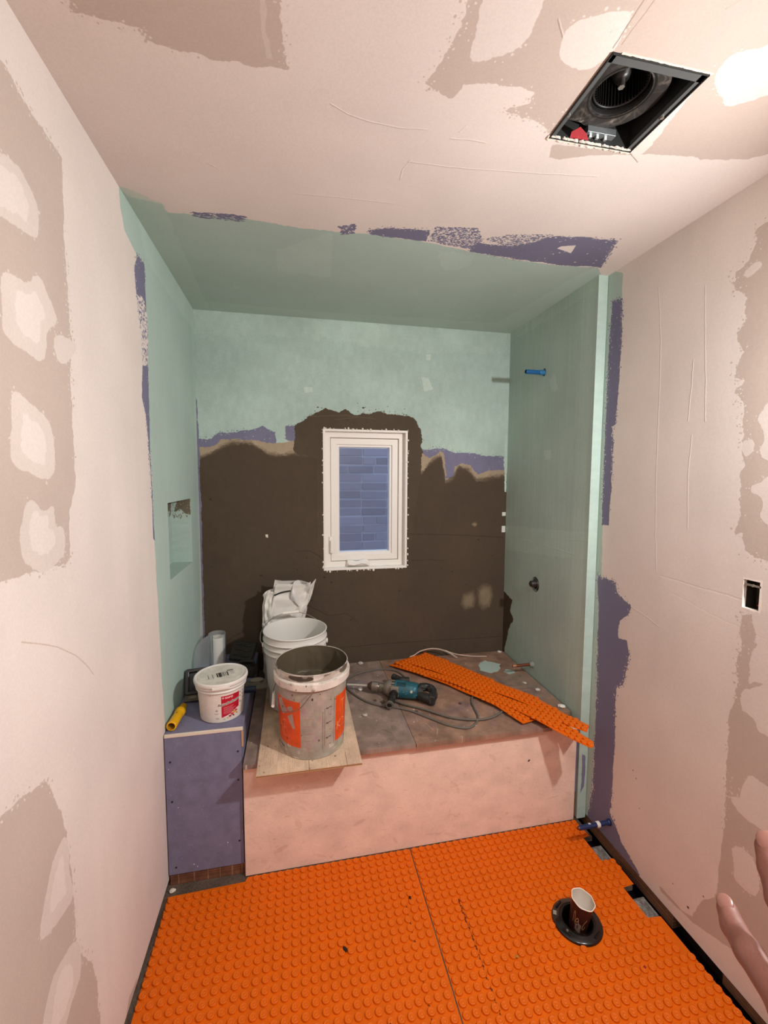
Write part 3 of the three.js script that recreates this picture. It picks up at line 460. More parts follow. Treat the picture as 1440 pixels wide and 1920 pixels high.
// ---------- low purple wall at the left of the bench ----------
{
  const k = thing('knee_wall', 'low box wall of purple gypsum board left of the bench', 'knee wall', [0, 0, 0]);
  const pm = drawn(512, 1024, (x, w, h) => { x.fillStyle = PURPLE; x.fillRect(0, 0, w, h); for (let i = 0; i < 420; i++) { const col = [0.16, 0.3, 0.45, 0.52, 0.68, 0.82, 0.92][Math.floor(rr(0, 7))] * w + rr(-14, 14); x.fillStyle = `rgba(210,205,220,${rr(0.08, 0.5)})`; x.fillRect(col, rr(0, h), rr(0.7, 2.4), rr(1, 9)); } for (let i = 0; i < 8; i++) { x.fillStyle = 'rgba(225,220,225,0.85)'; x.beginPath(); x.arc(rr(0, w), rr(0, h), rr(2, 4), 0, 7); x.fill(); } grainPass(x, w, h, 0.1, 0.16); });
  const m = new THREE.MeshStandardMaterial({ map: pm, roughness: 0.9 });
  const fg = box(0.004, 0.2815, 0.046, 0.603, 0.738, 0.75); worldUV(fg, (x) => x / 0.283, (x, y) => (y - 0.04) / 0.57);
  const front = part('front_panel', fg, m, k);
  for (const [x, y] of [[0.022, 0.505], [0.268, 0.517], [0.024, 0.345], [0.267, 0.4], [0.03, 0.075], [0.266, 0.145]]) part('screw_head', new THREE.CylinderGeometry(0.0035, 0.0035, 0.002, 10).rotateX(Math.PI / 2).translate(x, y, 0.7505), std('#17131a', 0.6), front);
  const tg = box(0.004, 0.288, 0.6, 0.612, 0.004, 0.742); worldUV(tg, (x) => x / 0.4, (x, y, z) => z / 0.8);
  const top = part('top_panel', tg, m, k);
  part('gypsum_edge', box(0.004, 0.288, 0.6015, 0.6125, 0.7422, 0.752, 0.001), GYP, top, 'pale gypsum core along the cut edge');
  part('edge_strip', box(0.2822, 0.289, 0.535, 0.601, 0.7375, 0.752), std('#b08e70', 0.9), k);
  { const sg = box(0.277, 0.2865, 0.002, 0.6, 0.006, 0.736); worldUV(sg, (x, y, z) => z / 0.4, (x, y) => y / 0.57); part('side_panel', sg, m, k); }
  const wood = drawn(512, 64, (x, w, h) => { x.fillStyle = '#6e4630'; x.fillRect(0, 0, w, h); for (let i = 0; i < 50; i++) { x.fillStyle = i % 2 ? 'rgba(50,28,14,0.3)' : 'rgba(140,90,60,0.25)'; x.fillRect(0, rr(0, h), w, rr(0.5, 3)); } for (const a of [0.12, 0.32, 0.5, 0.66, 0.82, 0.95]) { x.fillStyle = 'rgba(190,150,120,0.4)'; x.fillRect(a * w, 4, rr(4, 9), h); } grainPass(x, w, h, 0.2, 0.5); });
  const wg = box(0.006, 0.284, 0.0, 0.044, 0.70, 0.746); worldUV(wg, (x) => x / 0.284, (x, y) => y / 0.044);
  part('bottom_plate', wg, new THREE.MeshStandardMaterial({ map: wood, roughness: 0.8 }), k, 'bare timber plate under the purple board');
  part('core', box(0.004, 0.276, 0.002, 0.599, 0.004, 0.698), std('#5a4636', 0.9), k);
}
// ---------- orange studded membrane on the floor, two sheets ----------
const ORANGE = phys({ color: new THREE.Color().setRGB(0.70, 0.125, 0.003), roughness: 0.36, specularIntensity: 0.6 });
const ORANGE_D = phys({ map: drawn(1024, 1024, (x, w, h) => { x.fillStyle = '#d96204'; x.fillRect(0, 0, w, h); grainPass(x, w, h, 0.05, 0.12); for (let i = 0; i < 60; i++) { x.fillStyle = `rgba(120,50,10,${rr(0.1, 0.4)})`; x.beginPath(); x.arc(rr(0, w), rr(0, h), rr(0.6, 2.5), 0, 7); x.fill(); } }), roughness: 0.42, specularIntensity: 0.55 });
const STUD = lathe([[0.0122, 0], [0.0120, 0.0020], [0.0118, 0.0052], [0.0109, 0.0064], [0.0094, 0.0067], [0.0074, 0.0060], [0.0048, 0.0052], [0.0030, 0.0055], [0.0014, 0.0066], [0.0, 0.0068]], 16);
const PITCH = 0.0305;
function studs(parent, spots, yOf) {
  const im = new THREE.InstancedMesh(STUD, ORANGE, spots.length), M = new THREE.Matrix4(); shadowed(im);
  spots.forEach(([x, z], i) => im.setMatrixAt(i, M.makeTranslation(x, yOf(x, z), z))); im.name = 'moulded_studs'; im.userData.kind = 'stuff'; parent.add(im);
}
{
  const DR = { x: 1.468, z: 1.185, r: 0.078 };
  const sheet = (pts, label, drain) => {
    const s = new THREE.Shape(); pts.forEach(([a, c], i) => (i ? s.lineTo(a, -c) : s.moveTo(a, -c))); s.closePath();
    if (drain) { const h = new THREE.Path(); h.absarc(DR.x, -DR.z, DR.r, 0, Math.PI * 2, true); s.holes.push(h); }
    const t = thing('floor_membrane', label, 'floor mat', [0, 0, 0]);
    const g = slab(s, 0.0012).rotateX(-Math.PI / 2).translate(0, 0.0002, 0); worldUV(g, (x) => x / 0.9, (x, y, z) => z / 0.9);
    part('sheet', g, ORANGE_D, t); return t;
  };
  const L = [[0.010, 0.796], [0.288, 0.788], [0.296, 0.7695], [0.9602, 0.7695], [0.9452, 2.9], [0.024, 2.9]];
  const R = [[0.9642, 0.7695], [1.752, 0.7695], [1.762, 0.86], [1.728, 0.866], [1.728, 0.981], [1.782, 0.985], [1.78, 1.098], [1.729, 1.103], [1.73, 1.221], [1.78, 1.226], [1.776, 2.9], [0.9497, 2.9]];
  const tL = sheet(L, 'orange studded membrane sheet left of the floor seam'), tR = sheet(R, 'orange studded membrane sheet right of the floor seam around the black flange', true);
  const grid = (poly, ox, oz, skip) => { const out = []; for (let j = 0; j < 71; j++) for (let i = 0; i < 34; i++) { const z = oz + j * PITCH, x = ox + i * PITCH - (z - 0.77) * 0.004; if (['', [0.011, 0], [-0.011, 0], [0, 0.011], [0, -0.011]].every((d) => inPoly(poly, x + (d ? d[0] : 0), z + (d ? d[1] : 0))) && !(skip && skip(x, z))) out.push([x, z]); } return out; };
  studs(tL, grid(L, 0.025, 0.784), () => 0.0013);
  studs(tR, grid(R, 0.978, 0.783, (x, z) => Math.hypot(x - DR.x, z - DR.z) < DR.r + 0.012), () => 0.0013);
  // chalk-line and pen traces rubbed on the stud tops: thin flecks of dried dark glue
  const fl = (name, label, x0, z0, x1, z1, n, sheetT) => { const gs = []; for (let i = 0; i < n; i++) { const t = i / n + rr(0, 0.6 / n), g = new THREE.IcosahedronGeometry(rr(0.0012, 0.0032), 0).scale(1, 0.35, 1.6); g.translate(x0 + (x1 - x0) * t + rr(-0.002, 0.002), 0.0022, z0 + (z1 - z0) * t); gs.push(g); } const m = part(name, merge(gs), std('#5d2408', 0.9), sheetT); m.userData.kind = 'stuff'; };
  fl('glue_line', '', 0.885, 0.985, 0.872, 1.40, 70, tL); fl('glue_line', '', 1.083, 1.02, 1.075, 1.40, 70, tR);
}
// ---------- crumbs lying on the floor ----------
const crumb = (x, z, y, sx, sy, sz, mat, label, turn = 0) => { const g = new THREE.IcosahedronGeometry(1, 1), p = g.attributes.position; for (let i = 0; i < p.count; i++) { const k = 0.75 + 0.5 * noise(p.getX(i) * 2 + x * 90, p.getY(i) * 2 + p.getZ(i) * 3); p.setXYZ(i, p.getX(i) * k * sx, p.getY(i) * k * sy, p.getZ(i) * k * sz); } g.computeVertexNormals(); const m = solo('debris_crumb', g, mat, label, 'debris'); m.position.set(x, y, z); m.rotation.y = turn; return m; };
const BLACKISH = std('#26140c', 0.9);
crumb(0.645, 1.115, 0.0085, 0.006, 0.003, 0.011, BLACKISH, 'dark splinter on the orange floor left of the seam, midway', 0.5);
crumb(0.905, 0.985, 0.0085, 0.004, 0.003, 0.007, BLACKISH, 'dark chip on the orange floor close to the seam');
crumb(0.75, 1.345, 0.0085, 0.004, 0.002, 0.006, BLACKISH, 'tiny dark chip on the orange floor near the bottom of the picture');
crumb(1.59, 1.36, 0.0085, 0.004, 0.002, 0.004, std('#8a1e08', 0.8), 'reddish speck on the orange floor in front of the black flange');
crumb(1.2, 1.25, 0.0085, 0.005, 0.002, 0.005, std('#a8782a', 0.9), 'tan speck on the orange floor left of the black flange');
crumb(0.022, 0.776, 0.006, 0.012, 0.006, 0.009, std('#d9d2c0', 0.9), 'lump of white plaster in the corner by the low purple wall');
// ---------- black flange with a paper cup in it ----------
{
  const f = thing('floor_flange', 'glossy black plastic drain flange set in the orange membrane', 'flange', [1.468, 0.0, 1.185]);
  const blk = phys({ color: '#0b0a09', roughness: 0.2, clearcoat: 0.4, clearcoatRoughness: 0.15 });
  part('ring', lathe([[0.083, 0.0015], [0.0845, 0.007], [0.080, 0.012], [0.070, 0.0135], [0.064, 0.0165], [0.056, 0.018], [0.050, 0.014], [0.046, 0.006], [0.043, -0.004], [0.041, -0.09], [0.038, -0.09], [0.038, -0.02], [0.0, -0.021]], 56), blk, f);
  for (let i = 0; i < 4; i++) { const a = 0.5 + i * 1.57; part('slot_rib', box(-0.016, 0.016, 0.0, 0.006, -0.0035, 0.0035, 0.0015).translate(0, 0.012, 0.071).rotateY(a), blk, f); }
  for (const a of [2.3, 5.2]) part('closet_bolt', rod([Math.sin(a) * 0.069, 0.012, Math.cos(a) * 0.069], [Math.sin(a) * 0.069, 0.021, Math.cos(a) * 0.069], 0.004), std('#9c988f', 0.35, { metalness: 0.8 }), f);
  part('arrow_mark', box(-0.008, 0.008, 0.0, 0.0006, -0.006, 0.006).translate(0, 0.0136, 0.074).rotateY(-2.1), std('#8c8778', 0.7), f);
  const cupT = drawn(1024, 256, (x, w, h) => {
    x.fillStyle = '#3a150e'; x.fillRect(0, 0, w, h); grainPass(x, w, h, 0.08, 0.2);
    // cream script and stamp as on the cup; phi 0 at u 0, towards the viewer around u 0.9
    const U = (deg) => ((deg + 360) % 360) / 360 * w; x.strokeStyle = '#b98f62'; x.lineCap = 'round'; x.lineWidth = 7;
    const sc = (pts) => { x.beginPath(); pts.forEach(([a, b], i) => (i ? x.lineTo(U(a), b) : x.moveTo(U(a), b))); x.stroke(); };
    sc([[282, 165], [284, 95], [288, 68], [293, 80], [294, 120], [296, 160], [300, 172]]); sc([[299, 150], [303, 118], [309, 108], [314, 120], [312, 140], [305, 150], [300, 146]]); sc([[314, 120], [317, 150]]);
    sc([[346, 195], [341, 182], [343, 150], [350, 120], [357, 98]]); sc([[346, 195], [352, 190], [356, 165]]);
    x.fillStyle = '#8a7468'; x.beginPath(); x.moveTo(U(300), 168); x.lineTo(U(318), 150); x.lineTo(U(334), 160); x.lineTo(U(334), 236); x.lineTo(U(316), 232); x.lineTo(U(300), 218); x.closePath(); x.fill(); x.fillStyle = '#5d3b33'; x.beginPath(); x.ellipse(U(314), 184, 14, 20, 0, 0, 7); x.fill();
  });
  const cup = thing('paper_cup', 'dark brown paper cup with cream script standing in the black flange', 'cup', [1.472, -0.02, 1.183]); cup.rotation.set(0.05, 0, -0.13);
  const squash = (g) => { const p = g.attributes.position; for (let i = 0; i < p.count; i++) { const x = p.getX(i), y = p.getY(i), z = p.getZ(i), r = Math.hypot(x, z), a = Math.atan2(x, z), k = 1 + 0.05 * (y / 0.11) * Math.cos(2 * a + 0.6) + 0.025 * (y / 0.11) * Math.cos(7 * a); p.setXYZ(i, r * k * Math.sin(a), y, r * k * Math.cos(a)); } g.computeVertexNormals(); return g; };
  const og = new THREE.LatheGeometry([new THREE.Vector2(0.029, 0), new THREE.Vector2(0.0345, 0.055), new THREE.Vector2(0.0395, 0.111)], 64); squash(og);
  part('outer_wall', og, new THREE.MeshStandardMaterial({ map: cupT, roughness: 0.45 }), cup);
  part('inner_wall', squash(lathe([[0.0, 0.06], [0.033, 0.06], [0.0388, 0.111]], 64)), std('#cfc3b6', 0.7), cup);
  part('fill_line', squash(lathe([[0.0368, 0.09], [0.0376, 0.0905], [0.0376, 0.0925], [0.0368, 0.093]], 64)), std('#e8ddd0', 0.7), cup);
  const rim = new THREE.TorusGeometry(0.0398, 0.0016, 8, 64).rotateX(Math.PI / 2).translate(0, 0.111, 0); part('rolled_rim', squash(rim), std('#efe3d6', 0.6), cup, 'white rolled rim');
}
// ---------- orange offcuts on the bench ----------
{
  const strips = [
    ['narrow', 'short orange studded offcut lowest in the pile on the bench', [[1.015, 0.103], [1.057, 0.082], [1.298, 0.374], [1.479, 0.637], [1.546, 0.756], [1.474, 0.772], [1.417, 0.624], [1.267, 0.380]], 0.0125],
    ['long', 'long narrow orange studded offcut poking farthest past the bench front', [[1.040, 0.102], [1.113, 0.088], [1.375, 0.404], [1.559, 0.641], [1.646, 0.831], [1.685, 0.957], [1.648, 0.993], [1.573, 0.858], [1.478, 0.664], [1.289, 0.399]], 0.0205],
    ['wedge', 'wide wedge shaped orange studded offcut on top of the pile', [[1.074, 0.089], [1.263, 0.018], [1.327, 0.124], [1.621, 0.606], [1.731, 0.869], [1.686, 0.912], [1.639, 0.842], [1.552, 0.653], [1.369, 0.417]], 0.0285],
  ];
  for (const [, label, pts, dy] of strips) {
    const yOf = (x, z) => benchY(Math.min(z, 0.78)) + dy + 0.006 * Math.sin(z * 9 + dy * 200) ** 2 - (z > 0.8 ? (z - 0.8) * 0.02 : 0);
    const t = thing('membrane_offcut', label, 'offcut', [0, 0, 0], 0, 'orange membrane offcuts');
    // triangulate over a grid so that the strip can follow its bend
    const pos = []; const cells = []; const tri = THREE.ShapeUtils.triangulateShape(pts.map(([a, c]) => new THREE.Vector2(a, c)), []);
    const split = (a, b, c, d) => { const ab = Math.hypot(a[0] - b[0], a[1] - b[1]), bc = Math.hypot(c[0] - b[0], c[1] - b[1]), ca = Math.hypot(a[0] - c[0], a[1] - c[1]), m = Math.max(ab, bc, ca); if (m < 0.06 || d > 9) { cells.push([a, b, c]); return; } const mid = (p, q) => [(p[0] + q[0]) / 2, (p[1] + q[1]) / 2]; if (m === ab) { const k = mid(a, b); split(a, k, c, d + 1); split(k, b, c, d + 1); } else if (m === bc) { const k = mid(b, c); split(a, b, k, d + 1); split(a, k, c, d + 1); } else { const k = mid(c, a); split(a, b, k, d + 1); split(k, b, c, d + 1); } };
    for (const [i, j, k] of tri) split(pts[i], pts[j], pts[k], 0);
    const th = 0.0018; for (const [a, b, c] of cells) { for (const p of [a, c, b]) pos.push(p[0], yOf(p[0], p[1]) + th, p[1]); for (const p of [a, b, c]) pos.push(p[0], yOf(p[0], p[1]), p[1]); }
    for (let i = 0; i < pts.length; i++) { const a = pts[i], b = pts[(i + 1) % pts.length], n = 8; for (let j = 0; j < n; j++) { const p = [a[0] + (b[0] - a[0]) * j / n, a[1] + (b[1] - a[1]) * j / n], q = [a[0] + (b[0] - a[0]) * (j + 1) / n, a[1] + (b[1] - a[1]) * (j + 1) / n], yp = yOf(...p), yq = yOf(...q); pos.push(p[0], yp, p[1], q[0], yq, q[1], q[0], yq + th, q[1], p[0], yp, p[1], q[0], yq + th, q[1], p[0], yp + th, p[1]); } }
    const g = new THREE.BufferGeometry(); g.setAttribute('position', new THREE.Float32BufferAttribute(pos, 3)); worldUV(g, (x) => x, (x, y, z) => z); g.computeVertexNormals();
    part('sheet', g, ORANGE, t);
    const ang = 0.63, ca = Math.cos(ang), sa = Math.sin(ang), spots = []; for (let i = -60; i < 90; i++) for (let j = -60; j < 60; j++) { const a = i * PITCH * 0.82, b = j * PITCH * 0.82, x = 1.3 + a * sa + b * ca, z = 0.4 + a * ca - b * sa; if ([[0.006, 0], [-0.006, 0], [0, 0.006], [0, -0.006]].every(([u, v]) => inPoly(pts, x + u, z + v))) spots.push([x, z]); }
    studs(t, spots, (x, z) => yOf(x, z) + th);
  }
}
// ---------- plywood under the front bucket ----------
const PLY = { x0: 0.347, x1: 0.738, z0: 0.2, z1: 0.884, t: 0.011 };
const plyY = (z) => benchY(z) + PLY.t;
{
  const pm = drawn(512, 1024, (x, w, h) => { x.fillStyle = '#cdb196'; x.fillRect(0, 0, w, h); for (let i = 0; i < 500; i++) { x.fillStyle = i % 3 ? `rgba(120,84,50,${rr(0.05, 0.28)})` : `rgba(235,210,170,${rr(0.05, 0.25)})`; x.fillRect(rr(0, w), rr(0, h), rr(0.6, 2), rr(20, 220)); } for (let i = 0; i < 60; i++) { x.fillStyle = `rgba(60,40,24,${rr(0.2, 0.7)})`; x.beginPath(); x.ellipse(rr(0, w), rr(0, h), rr(0.8, 4), rr(0.8, 6), 0, 0, 7); x.fill(); } for (const a of [0.28, 0.62, 0.8]) { x.fillStyle = 'rgba(40,26,14,0.8)'; x.fillRect(a * w, h * 0.9, 1.5, h * 0.1); } grainPass(x, w, h, 0.14, 0.25); });
  const b = thing('plywood_board', 'pale plywood offcut on the bench under the two buckets', 'board', [0, 0, 0]);
  const sl = (y0, y1) => { const g = new THREE.BoxGeometry(PLY.x1 - PLY.x0, y1 - y0, PLY.z1 - PLY.z0).translate((PLY.x0 + PLY.x1) / 2, (y0 + y1) / 2, (PLY.z0 + PLY.z1) / 2); const p = g.attributes.position; for (let i = 0; i < p.count; i++) p.setY(i, p.getY(i) + benchY(p.getZ(i)) - (p.getX(i) < 0.5 && p.getZ(i) > 0.5 ? 0.0 : 0)); g.computeVertexNormals(); return g; };
  const top = sl(0.0075, PLY.t); worldUV(top, (x) => x / 0.42, (x, y, z) => 1 - z / 0.9);
  part('face_veneer', top, new THREE.MeshStandardMaterial({ map: pm, roughness: 0.75 }), b); part('core_ply', sl(0.0042, 0.0074), std('#8a5f3a', 0.85), b); part('back_veneer', sl(0.0006, 0.0041), std('#b08a5e', 0.85), b);
}
// ---------- pails ----------
const WHITE = phys({ color: '#dcd6ce', roughness: 0.42 });
{
  const z = 0.708, y = plyY(z), t = thing('mortar_pail', 'grimy clear pail of brown mortar with two orange printed panels', 'pail', [0.558, y + 0.0006, z]); t.rotation.x = 0.02;
  const deg = (d, w) => (((d % 360) + 360) % 360) / 360 * w;
  const skin = drawn(2048, 512, (x, w, h) => {   // u: angle from +z, v: height 0..0.285
    x.fillStyle = '#a1968a'; x.fillRect(0, 0, w, h);
    for (let i = 0; i < 240; i++) { x.fillStyle = `rgba(${rr(110, 215)},${rr(100, 200)},${rr(90, 190)},${rr(0.05, 0.2)})`; x.beginPath(); x.ellipse(rr(0, w), rr(0, h), rr(8, 60), rr(6, 40), 0, 0, 7); x.fill(); }
    for (let i = 0; i < 120; i++) { x.fillStyle = `rgba(150,95,80,${rr(0.04, 0.14)})`; x.fillRect(rr(0, w), rr(h * 0.4, h), rr(20, 90), rr(2, 8)); }
    const Y = (m) => h * (1 - m / 0.285);
    // two printed panels (drawn relative to their left edge in degrees)
    const panel = (a0, a1, fn) => { const X0 = (a0 / 360) * w, X1 = (a1 / 360) * w; for (const off of [0, w, -w]) { x.save(); x.translate(off, 0); x.beginPath(); x.rect(X0, Y(0.237), X1 - X0, Y(0.05) - Y(0.237)); x.clip(); x.fillStyle = '#dd4f12'; x.fillRect(X0, 0, X1 - X0, h); fn((d) => (d / 360) * w); x.restore(); } };
    const poly = (f, pts, c) => { x.fillStyle = c; x.beginPath(); pts.forEach(([d, m], i) => (i ? x.lineTo(f(d), Y(m)) : x.moveTo(f(d), Y(m)))); x.closePath(); x.fill(); };
    const SILVER = 'rgba(168,158,150,0.9)';
    panel(-86, -22, (f) => {
      poly(f, [[-72, 0.222], [-62, 0.232], [-52, 0.205], [-46, 0.192], [-58, 0.168], [-66, 0.185], [-74, 0.2]], SILVER); poly(f, [[-45, 0.21], [-37, 0.214], [-34, 0.203], [-40, 0.192], [-47, 0.198]], SILVER); poly(f, [[-47, 0.168], [-36, 0.186], [-32, 0.125], [-36, 0.123]], SILVER);
      x.strokeStyle = 'rgba(225,170,140,0.55)'; x.lineWidth = 7; const ln = (p) => { x.beginPath(); p.forEach(([d, m], i) => (i ? x.lineTo(f(d), Y(m)) : x.moveTo(f(d), Y(m)))); x.stroke(); };
      ln([[-70, 0.15], [-70, 0.085]]); ln([[-64, 0.15], [-64, 0.085]]); ln([[-70, 0.118], [-64, 0.118]]); ln([[-58, 0.148], [-58, 0.085], [-50, 0.085]]); ln([[-58, 0.148], [-50, 0.148]]); ln([[-58, 0.117], [-51, 0.117]]);
    });
    panel(39, 103, (f) => {
      x.strokeStyle = 'rgba(230,175,150,0.6)'; x.lineWidth = 9; const ln = (p) => { x.beginPath(); p.forEach(([d, m], i) => (i ? x.lineTo(f(d), Y(m)) : x.moveTo(f(d), Y(m)))); x.stroke(); };
      ln([[54, 0.205], [66, 0.205]]); ln([[60, 0.205], [60, 0.158]]); ln([[44, 0.128], [44, 0.09]]); ln([[53, 0.13], [45, 0.112], [54, 0.095]]); ln([[58, 0.13], [66, 0.12], [66, 0.1], [58, 0.095]]);
    });
    // graduation scale
    x.fillStyle = 'rgba(45,38,40,0.85)'; for (const d of [14.5, 18]) x.fillRect((d / 360) * w, Y(0.205 - (d < 15 ? 0.012 : 0)), 3, Y(0.045) - Y(0.2)); x.fillRect((36 / 360) * w, Y(0.24), 3, Y(0.04) - Y(0.24));
    for (const m of [0.205, 0.144, 0.083]) { x.fillRect((20.5 / 360) * w, Y(m), 26, 8); x.fillRect((25.5 / 360) * w, Y(m) - 2, 30, 5); } for (const m of [0.235, 0.174, 0.113, 0.054]) x.fillRect((27 / 360) * w, Y(m), 18, 3);
    for (let i = 0; i < 5; i++) { x.fillStyle = 'rgba(150,70,60,0.3)'; x.fillRect((-16 / 360) * w + w, Y(0.17 - i * 0.03), 60, 4); x.fillRect((-2 / 360) * w + w, Y(0.17 - i * 0.03), 90, 4); }
    for (let i = 0; i < 50; i++) { x.fillStyle = `rgba(215,205,195,${rr(0.2, 0.6)})`; x.beginPath(); x.ellipse(rr(0, w), Y(0.004 + 0.05 * rnd() ** 2), rr(6, 46), rr(3, 14), 0, 0, 7); x.fill(); }
    for (let i = 0; i < 30; i++) { x.fillStyle = `rgba(40,32,26,${rr(0.4, 0.9)})`; x.beginPath(); x.ellipse(rr(0, w), rr(0, h), rr(2, 9), rr(2, 10), 0, 0, 7); x.fill(); }
    x.fillStyle = 'rgba(30,26,28,0.85)'; x.fillRect(deg(-75, w), Y(0.035), 90, 14); x.fillRect(deg(68, w), Y(0.04), 60, 12);
    grainPass(x, w, h, 0.12, 0.2);
  });
  const body = new THREE.LatheGeometry([[0.126, 0.0], [0.1285, 0.006], [0.132, 0.09], [0.136, 0.19], [0.139, 0.285]].map(([r, q]) => new THREE.Vector2(r, q)), 72);
  worldUV2(body, 72, [0, 0.006, 0.09, 0.19, 0.285].map((q) => q / 0.285));
  part('pail_wall', body, phys({ map: skin, roughness: 0.4 }), t);
  const bandT = drawn(1024, 64, (x, w, h) => { x.fillStyle = '#d9cdc2'; x.fillRect(0, 0, w, h); for (let i = 0; i < 26; i++) { x.fillStyle = `rgba(50,40,32,${rr(0.3, 0.9)})`; x.beginPath(); x.ellipse(rr(0, w), rr(0, h), rr(1, 5), rr(1, 6), 0, 0, 7); x.fill(); } for (let i = 0; i < 40; i++) { x.fillStyle = `rgba(150,135,120,${rr(0.1, 0.4)})`; x.beginPath(); x.ellipse(rr(0, w), rr(0, h), rr(5, 40), rr(3, 12), 0, 0, 7); x.fill(); } grainPass(x, w, h, 0.08, 0.2); });
  part('reinforcing_band', lathe([[0.139, 0.284], [0.150, 0.285], [0.1515, 0.288], [0.1525, 0.312], [0.151, 0.316], [0.143, 0.318]], 72), phys({ map: bandT, roughness: 0.42 }), t, 'off-white reinforcing band');
  const rimT = drawn(1024, 64, (x, w, h) => { x.fillStyle = '#aca094'; x.fillRect(0, 0, w, h); for (let i = 0; i < 70; i++) { x.fillStyle = rnd() < 0.5 ? `rgba(215,205,195,${rr(0.2, 0.8)})` : `rgba(50,42,33,${rr(0.3, 0.9)})`; x.beginPath(); x.ellipse(rr(0, w), rr(0, h), rr(6, 60), rr(4, 14), 0, 0, 7); x.fill(); } grainPass(x, w, h, 0.1, 0.2); });
  part('neck', lathe([[0.1425, 0.317], [0.1432, 0.341], [0.1445, 0.345], [0.1425, 0.348], [0.1405, 0.345]], 72), phys({ map: rimT, roughness: 0.45 }), t, 'mortar smeared rim');
  // wet mortar: coats the inside and fills the lower part, trowel swirls
  const mm = phys({ color: '#53493a', roughness: 0.4, specularIntensity: 0.7 });
  const seg = new THREE.RingGeometry(0.001, 1, 96, 40);
  { const p = seg.attributes.position; for (let i = 0; i < p.count; i++) { const x = p.getX(i), q = p.getY(i), r = Math.hypot(x, q), a = Math.atan2(x, q); let R, Yh; if (r > 0.75) { const k = (r - 0.75) / 0.25; R = 0.1275 + 0.0135 * k; Yh = 0.24 + 0.1055 * k; } else { const k = r / 0.75; R = 0.1275 * k; Yh = 0.222 + 0.018 * k * k; } const sw = Math.sin(a * 2 + r * 16) * 0.006 * (1 - r) + (fbm(x * 6 + 9, q * 6 + 3, 3) - 0.5) * 0.022 * (r < 0.97 ? 1 : 0); if (r > 0.75) R -= Math.max(0, sw) * 0.7; else Yh += sw; p.setXYZ(i, R * Math.sin(a), Yh, R * Math.cos(a)); } seg.computeVertexNormals(); }
  mm.side = THREE.DoubleSide; part('wet_mortar', seg, mm, t, 'wet brown mortar');
  // wire handle hanging at the left with its white grip
  const lug = part('handle_lug', rod([0.004, 0.297, 0.152], [0.004, 0.297, 0.158], 0.006), std('#d6cabf', 0.5), t);
  const hd = thing2(t, 'handle'); part('wire', tube([[0.004, 0.297, 0.157], [-0.02, 0.268, 0.16], [-0.062, 0.222, 0.152], [-0.115, 0.197, 0.105], [-0.152, 0.194, 0.03], [-0.15, 0.22, -0.06], [-0.09, 0.27, -0.135], [-0.004, 0.297, -0.157]], 0.0016, 60, 6), std('#8d8780', 0.35, { metalness: 0.9 }), hd); part('grip', rod([-0.1535, 0.1935, 0.055], [-0.1535, 0.203, -0.035], 0.0065), std('#e3dcd2', 0.45), hd);
}
function thing2(parent, name) { const g = new THREE.Group(); g.name = name; parent.add(g); return g; }
function worldUV2(g, seg, vs) { const n = vs.length, uv = g.attributes.uv; for (let i = 0; i <= seg; i++) for (let j = 0; j < n; j++) uv.setXY(i * n + j, i / seg, vs[j]); }
{
  const z = 0.375, y = plyY(z), t = thing('white_pail', 'empty white pail standing behind the mortar pail', 'pail', [0.492, y + 0.0006, z]); t.rotation.x = 0.02;
  part('pail_wall', lathe([[0.0, 0.001], [0.124, 0.001], [0.128, 0.006], [0.136, 0.2], [0.139, 0.262], [0.146, 0.263], [0.146, 0.270], [0.140, 0.272], [0.141, 0.29], [0.148, 0.291], [0.148, 0.297], [0.142, 0.299], [0.142, 0.318], [0.150, 0.319], [0.150, 0.324], [0.144, 0.326], [0.145, 0.35], [0.149, 0.351], [0.150, 0.356], [0.147, 0.358], [0.1435, 0.356], [0.1415, 0.33], [0.1385, 0.3], [0.1395, 0.29], [0.1335, 0.2], [0.1225, 0.008], [0.0, 0.006]], 72), phys({ color: '#d8d4cd', roughness: 0.5 }), t);
  const h = thing2(t, 'handle'); part('wire', tube([[-0.151, 0.287, 0.0], [-0.163, 0.31, -0.012], [-0.155, 0.345, -0.045], [-0.11, 0.375, -0.11], [-0.04, 0.384, -0.152], [0.03, 0.38, -0.155], [0.105, 0.355, -0.11], [0.148, 0.31, -0.04], [0.151, 0.287, 0]], 0.0018, 60, 6), std('#a8a49c', 0.35, { metalness: 0.9 }), h); part('grip', rod([-0.062, 0.385, -0.148], [0.018, 0.386, -0.156], 0.0075), std('#e5ded4', 0.45), h);
  for (const s of [-1, 1]) part('handle_lug', rod([s * 0.144, 0.287, 0], [s * 0.154, 0.287, 0], 0.011), WHITE, t);
}
